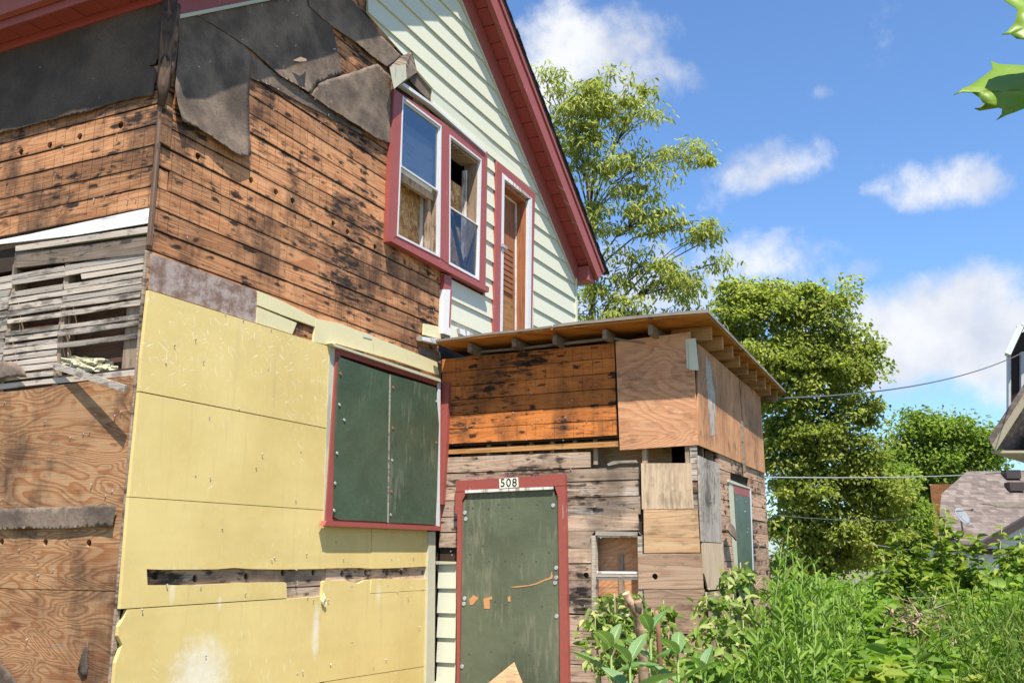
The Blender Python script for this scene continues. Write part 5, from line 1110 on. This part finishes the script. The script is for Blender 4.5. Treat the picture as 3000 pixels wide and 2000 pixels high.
# goldenrod stand
gold = [((2310, 5.2, 1545), (2290, 5.0, 1600), (2335, 5.4, 1620), (2275, 5.3, 1660), (2350, 5.1, 1650)), ((2385, 5.6, 1640), (2420, 5.7, 1690), (2400, 5.3, 1600+90), (2440, 5.9, 1720), (2370, 5.2, 1700)),
        ((2250, 5.6, 1700), (2225, 5.7, 1745), (2265, 5.4, 1720), (2210, 5.6, 1780), (2240, 5.2, 1760)), ((2470, 6.2, 1735), (2500, 6.4, 1700), (2520, 6.5, 1750), (2485, 6.0, 1770)), ((2320, 4.7, 1740), (2360, 4.6, 1760), (2290, 4.6, 1790), (2400, 4.8, 1780), (2430, 4.9, 1800)), ((2220, 4.6, 1850), (2260, 4.5, 1840), (2330, 4.4, 1850), (2390, 4.4, 1860), (2180, 4.7, 1870))]
gl = ['tallest bright green goldenrod clump, its spikes reaching up beside the porch wall', 'goldenrod clump just right of the tallest one, in front of the tree', 'goldenrod clump between the vine shrub and the tallest goldenrod', 'goldenrod clump farthest right, before the plank fence', 'dense goldenrod clump low in front of the tallest goldenrod', 'goldenrod clump at the very bottom edge below the others']
for g_, lb_ in zip(gold, gl): stemmy('goldenrod', lb_, 'weed', list(g_)+[(x+R_.uniform(-40, 40), D+R_.uniform(-.2, .2), y+R_.uniform(20, 90)) for x, D, y in g_], 50, .165, .038, 'leaf_weed', group='goldenrod clumps in the yard', up=.75, droop=.25, start=.3, feathery=1)
# vine shrubs against the porch
def bush(name, label, cat, blobs, n, Ln, Wd, mat, stem_mat, extra=None, group=None):
    D0 = sum(b[2] for b in blobs)/len(blobs); base = ground_at(sum(b[0] for b in blobs)/len(blobs), D0); t = empty(name, base, label, cat, group); bm = bmesh.new(); P, Dr, Nm = [], [], []
    for (x, y, D, rx, ry) in blobs:
        c = at(x, y, D)-base; sx, sy = rx*D/FPX, ry*D/FPX
        tube(bm, [Vector((c.x*.5, c.y*.5, -.05)), Vector((c.x*.8, c.y*.8, c.z*.5)), c, c+UP*sy*.9], [.012, .010, .007, .003], 5)
        for _ in range(int(n*rx*ry/8000)):
            v = Vector(rdir(1)[0])*(rng.random()**.4); p = c+HR*v.x*sx+HD*v.y*sx*.8+UP*v.z*sy; P.append(p)
            Dr.append(Vector((v.x, v.y, -.25))+Vector(rng.normal(0, .5, 3))); Nm.append(Vector((-.25, -.25, 1))+Vector(rng.normal(0, .5, 3)))
            if rng.random() < .12: tube(bm, [c+(p-c)*.2, p], [.004, .002], 4, False)
    from_bm('stems', bm, M[stem_mat], t, True); k = len(P); leaves('foliage', P, Dr, Nm, Ln*rng.uniform(.5, 1.25, k), Wd*rng.uniform(.6, 1.2, k), mat, t, droop=.2); return t
sh1 = bush('cut_shrub', 'pale leafy shrub with a thick pruned stem below the small window', 'shrub', [(1790, 1800, 6.3, 70, 50), (1745, 1850, 6.2, 55, 45), (1830, 1860, 6.2, 80, 60), (1910, 1830, 6.5, 70, 50), (1945, 1790, 6.6, 40, 35), (1870, 1755, 6.6, 30, 20), (1960, 1880, 6.3, 60, 50), (1790, 1930, 6.0, 90, 50), (1900, 1940, 6.0, 100, 50), (1800, 1755, 6.3, 30, 20)], 210, .075, .042, 'leaf_vine', 'stem_dry')
b0_ = sh1.location
bm = bmesh.new(); SD_ = 5.75; st = [ground_at(1885, SD_), at(1882, 1890, SD_), at(1868, 1800, SD_), at(1850, 1770, SD_), at(1834, 1738, SD_)]
tube(bm, [p-b0_ for p in st], [.034, .030, .027, .024, .024], 10); tube(bm, [p-b0_ for p in (at(1868, 1800, SD_), at(1872, 1775, SD_-.01), at(1868, 1760, SD_-.02))], [.022, .022, .021], 10); from_bm('pruned_stem', bm, M['shrub_bark'], sh1, True)
bm = bmesh.new(); cyl(bm, at(1834, 1738, SD_)-b0_, (at(1834, 1738, SD_)-at(1850, 1770, SD_)), .0235, .023, .004, 10); from_bm('cut_face', bm, M['cut_wood'], sh1)
bm = bmesh.new(); tube(bm, [p-b0_ for p in (ground_at(1935, 5.8), at(1930, 1860, 5.8), at(1922, 1788, 5.8))], [.018, .016, .015], 8); from_bm('red_stem', bm, M['stem_red'], sh1, True)
bush('vine_shrub', 'yellow-green vine shrub climbing at the porch corner', 'shrub', [(2140, 1700, 6.9, 50, 40), (2070, 1770, 6.7, 40, 40), (2150, 1790, 6.6, 70, 55), (2100, 1860, 6.4, 70, 60), (2180, 1880, 6.2, 80, 70), (2120, 1950, 6.0, 90, 60), (2200, 1960, 5.8, 90, 60), (2210, 1720, 6.9, 45, 45), (2045, 1940, 6.2, 40, 60), (2170, 1665, 7.0, 30, 20)], 170, .085, .048, 'leaf_vine', 'stem_dry')
bush('vine_shrub', 'leafy young shrub in front of the goldenrod at the bottom', 'shrub', [(2050, 1970, 5.3, 80, 50), (2150, 1980, 5.2, 80, 50), (2420, 1975, 5.3, 120, 50), (2300, 1985, 5.3, 90, 40)], 170, .08, .045, 'leaf_weed', 'stem_green')
# saplings
sap = [(2620, 11.5, 1560, 'young box elder sapling standing before the dark tree'), (2700, 11.0, 1590, 'young sapling in front of the orange roof'), (2770, 11.5, 1490, 'tallest sapling in front of the brown roof'), (2860, 11.0, 1570, 'sapling between the satellite dish and white gable'), (2935, 11.5, 1540, 'sapling covering the white gable'), (2990, 10.5, 1560, 'leafy sapling at the right edge of the frame')]
for x, D, ty, lb_ in sap:
    st = [(x, D, ty)]+[(x+R_.uniform(-55, 55), D+R_.uniform(-.5, .5), ty+R_.uniform(30, 160)) for _ in range(7)]
    stemmy('sapling', lb_, 'sapling', st, 95, .125, .060, 'leaf_sapling', 'stem_dry', group='saplings in front of the brown roofed house', up=.05, droop=.3, start=.35, r=.012, taper=False)
# milkweed: every leaf a part of its own
def big_leaf(name, n=8, m=6, fold=.25, arch=.35, wave=.02, seed=0):
    me = bpy.data.meshes.new(name); bm = bmesh.new(); uvl = bm.loops.layers.uv.new(); g_ = []
    for i in range(n+1):
        t = i/n; wd = .46*(math.sin(math.pi*min(1, t*.94+.045))**.75)*(1-.12*t); row = []
        for j in range(m+1):
            s = j/m*2-1; row.append(bm.verts.new((t, s*wd*.5, fold*abs(s)*wd*.5-arch*t*t*.6+wave*noise.noise((t*6, s*3, seed)))))
        g_.append(row)
    for i in range(n):
        for j in range(m):
            f = bm.faces.new((g_[i][j], g_[i+1][j], g_[i+1][j+1], g_[i][j+1])); f.smooth = True
            for l, (a, b) in zip(f.loops, ((i, j), (i+1, j), (i+1, j+1), (i, j+1))): l[uvl].uv = (a/n, b/m)
    bm.to_mesh(me); bm.free(); me.materials.append(M['milkweed_leaf']); return me
LM = [big_leaf('milkweed_leaf_a', seed=1), big_leaf('milkweed_leaf_b', arch=.55, fold=.4, seed=4), big_leaf('milkweed_leaf_c', arch=.15, fold=.55, seed=8)]
for (x, D, ty, nn, lb_) in [(1790, 4.5, 1895, 7, 'milkweed with broad leaves leftmost at the bottom, beside the door'), (1905, 4.6, 1850, 9, 'tallest milkweed with broad upright leaves below the pruned stem'), (1845, 4.2, 1940, 7, 'milkweed low in front, between the leftmost and the tallest one'), (1985, 4.4, 1915, 8, 'milkweed right of the tallest one, under the porch corner'), (2060, 4.5, 1970, 5, 'milkweed rightmost and lowest, before the vine shrub')]:
    g_ = ground_at(x, D); t = empty('milkweed', g_, lb_, 'milkweed', 'milkweed plants in front of the porch'); tp = at(x, ty, D)-g_
    bm = bmesh.new(); tube(bm, [Vector((0, 0, -.02)), Vector((.01, .01, tp.z*.5)), tp], [.012, .010, .005], 6); from_bm('stem', bm, M['stem_green'], t, True)
    for k in range(nn):
        for s in (0, math.pi):
            zf = 1-k*.095; a = k*1.57+s+R_.uniform(-.3, .3); o = bpy.data.objects.new('leaf', LM[R_.randrange(3)]); COL.objects.link(o); o.parent = t
            o.location = Vector((0, 0, tp.z*.5)).lerp(tp, max(0, (zf-.5)/.5)) if zf > .5 else Vector((0, 0, tp.z*zf)); L_ = (.16+.026*min(k, 4))*R_.uniform(.85, 1.15)
            o.scale = (L_*1.12, L_*R_.uniform(.85, 1.05), L_); o.rotation_euler = (R_.uniform(-.3, .3), -(.72-.17*k)+R_.uniform(-.12, .12), a)
# undergrowth: a mass of small leaved weeds, dead brush and tall grass
P, Dr, Nm, L_ = [], [], [], []
def hgt(x, D): return 1.10+.16*noise.noise((x*.006, D*.5, 0))+.10*noise.noise((x*.02, D*1.3, 4))+max(0, (x-2700)/300)*.22+.02*(D-6)
for _ in range(2300):
    D = 5.6+11.2*rng.random()**.8; x = rng.uniform(1950, 3150)
    if D < 8.3 and x < 2240: continue
    if D < 10.6 and x < 2285: continue
    g_ = ground_at(x, D); h = hgt(x, D)*rng.uniform(.75, 1.1); n = int(rng.uniform(16, 34)); top = np.array([g_.x, g_.y, h]); sc = rng.uniform(.10, .2)
    off = rng.normal(0, 1, (n, 3))*np.array([sc, sc, sc*1.2]); off[:, 2] = -np.abs(off[:, 2])*1.3; P.append(top+off); Dr.append(unit(off*np.array([1, 1, 0])+rng.normal(0, .1, (n, 3)))+np.array([0, 0, .25])+rng.normal(0, .3, (n, 3))); Nm.append(np.array([0, 0, 1])+rng.normal(0, .45, (n, 3))); L_.append(rng.uniform(.05, .105, n)*rng.choice([.6, 1.0, 1.0, 1.6]))
P, Dr, Nm, L_ = map(np.concatenate, (P, Dr, Nm, L_))
tag(leaves('undergrowth', P, Dr, Nm, L_, L_*.58, 'leaf_weed', None), 'mass of low green weeds filling the yard on the right', 'weeds', kind='stuff')
wd = [(2560, 7.5, 1760, 'broad-leaved weed just left of the dry brush heap', .10, .06), (2620, 6.4, 1850, 'low broad-leaved weed in front of the dry brush heap', .11, .065), (2760, 7.0, 1790, 'bushy weed just right of the dry brush heap', .09, .05), (2500, 8.6, 1700, 'tall weed rising in front of the plank fence', .09, .035), (2820, 8.0, 1700, 'tall dark weed between the brush heap and the feathery grass', .10, .04), (2880, 7.2, 1740, 'dense weed at the left side of the feathery grass', .09, .04), (2700, 5.4, 1930, 'leafy weed at the bottom edge, right of the goldenrod', .12, .07), (2560, 5.2, 1945, 'leafy weed at the bottom edge, beside the goldenrod', .12, .07), (2850, 5.3, 1940, 'leafy weed at the bottom edge under the feathery grass', .12, .06)]
for x, D, ty, lb_, l_, w2_ in wd:
    stemmy('weed', lb_, 'weed', [(x+R_.uniform(-60, 60), D+R_.uniform(-.3, .3), ty+R_.uniform(0, 80)) for _ in range(12)], 46, l_, w2_, R_.choice(['leaf_weed', 'leaf_weed', 'leaf_sapling']), 'stem_green', group='mixed weeds around the brush heap', up=.25, droop=.3, start=.35, taper=False)
# dead brush heap
P = []; Dr = []; bm = bmesh.new(); hb = at(2690, 1830, 7.2)
for _ in range(520):
    v = Vector(rdir(1)[0])*(rng.random()**.5); P.append(hb+HR*v.x*.27+HD*v.y*.3+UP*(v.z*.22-.05)); Dr.append(rdir(1)[0])
tag(leaves('dead_brush', P, Dr, rdir(len(P)), rng.uniform(.03, .09, len(P)), rng.uniform(.008, .03, len(P)), 'leaf_brown', None), 'tangle of dry brown brush heaped in the weeds', 'brush', kind='stuff')
for _ in range(25):
    v = Vector(rdir(1)[0]); c = hb+HR*v.x*.3+HD*v.y*.25+UP*v.z*.2; d_ = Vector(rdir(1)[0]); tube(bm, [c-d_*.15, c+d_*.15], [.004, .002], 4)
tag(from_bm('dead_twigs', bm, M['stem_dry']), 'dry twigs poking out of the brown brush heap', 'twigs', kind='stuff')
# feathery tall grass on the right
P, Dr, Nm, L_ = [], [], [], []
for _ in range(330):
    x = rng.uniform(2860, 3120); D = rng.uniform(5.0, 7.5); g_ = np.array(ground_at(x, D)); h = rng.uniform(1.1, 1.5)+(x-2850)/300*.12; ln = rng.normal(0, .14, 3); ln[2] = 0; n = 26; t = rng.uniform(.45, 1, n)[:, None]
    P.append(g_+np.array([0, 0, 1])*h*t+ln*t*t*1.6); Dr.append(np.array([0, 0, 1.1])+rng.normal(0, .75, (n, 3))); Nm.append(rng.normal(0, 1, (n, 3))); L_.append(rng.uniform(.05, .14, n))
P, Dr, Nm, L_ = map(np.concatenate, (P, Dr, Nm, L_))
tag(leaves('tall_grass', P, Dr, Nm, L_, .006+L_*.02, 'leaf_grass', None, droop=.1), 'feathery tall grass at the right edge of the yard', 'grass', kind='stuff')
# maple leaves close to the camera, top right, on a young maple standing beside the frame
mp = ground_at(3000, 1.4)+HR*2.3+HD*.5; my = empty('young_maple', mp, 'young maple whose pointed green leaves hang into the top right corner', 'tree')
def mleaf(pts, D, tilt, seed):
    W_ = [(2500+x*.31888, y*.31888) for x, y in pts]; bm = bmesh.new(); cx = sum(p[0] for p in W_)/len(W_); cy = sum(p[1] for p in W_)/len(W_); vs = []
    tri = tessellate_polygon([[Vector((x, y, 0)) for x, y in W_]]); vs = [bm.verts.new((x, y, 0)) for x, y in W_]
    for t_ in tri:
        try: bm.faces.new([vs[i] for i in t_])
        except ValueError: pass
    for _ in range(3):
        es = [e for e in bm.edges if e.calc_length() > 45]
        if es: bmesh.ops.subdivide_edges(bm, edges=es, cuts=1); bmesh.ops.triangulate(bm, faces=bm.faces[:])
    uvl = bm.loops.layers.uv.new()
    for f in bm.faces:
        for l in f.loops: l[uvl].uv = ((l.vert.co.x-2780)/420, .5+(l.vert.co.y-cy-.1*(l.vert.co.x-cx))/260)
    for v in bm.verts: x, y = v.co.x, v.co.y; v.co = at(x, y, D+tilt*(y-cy)/FPX*D+.0003*abs(y-cy)+.012*noise.noise((x*.012, y*.012, seed)))-mp
    o = from_bm('leaf', bm, M['maple_leaf'], my, True); o.modifiers.new('t', 'SOLIDIFY').thickness = .0006
mleaf([(920, 875), (1010, 812), (1060, 795), (1200, 700), (1278, 640), (1262, 562), (1330, 592), (1568, 605), (1800, 560), (2010, 640), (2100, 800), (1950, 960), (1700, 985), (1568, 1000), (1480, 1035), (1400, 1062), (1308, 1110), (1362, 1050), (1366, 1000), (1300, 985), (1190, 945), (1160, 900), (1090, 852), (1000, 852)], 1.25, -1.3, 1)
mleaf([(1360, 322), (1420, 285), (1490, 200), (1507, 100), (1490, 75), (1430, 40), (1380, 3), (1420, -90), (1600, -170), (1900, -120), (2020, 150), (1850, 330), (1568, 366), (1500, 360), (1450, 318)], 1.2, -1.0, 5)
mleaf([(1108, 998), (1160, 990), (1210, 945), (1400, 960), (1600, 900), (1700, 960), (1500, 1000), (1330, 992), (1160, 1020)], 1.31, .8, 9)
bm = bmesh.new(); q = [at(3145, 255, 1.25)-mp, at(3230, 200, 1.3)-mp, at(3330, 150, 1.35)-mp, Vector((.02, 0, 2.6))]; tube(bm, q, [.0012, .002, .006, .012], 6)
tube(bm, [at(3140, 50, 1.2)-mp, at(3220, 90, 1.28)-mp, at(3300, 160, 1.45)-mp], [.0012, .002, .004], 6); tube(bm, [at(3030, 300, 1.31)-mp, at(3140, 262, 1.27)-mp, at(3230, 200, 1.3)-mp], [.001, .0015, .002], 6)
tube(bm, [Vector((0, 0, -.05)), Vector((.03, .02, 1.2)), Vector((.02, 0, 2.6)), Vector((.05, .05, 3.6))], [.03, .025, .018, .006], 8); from_bm('trunk', bm, M['bark'], my, True)
lf = [c for c in my.children if c.name.startswith('leaf')]
for k in range(9):
    o = lf[k % 2].copy(); COL.objects.link(o); o.parent = my; o.location = HR*(.45+.19*k)+HD*R_.uniform(-.1, .25)+UP*R_.uniform(-.1, .22)
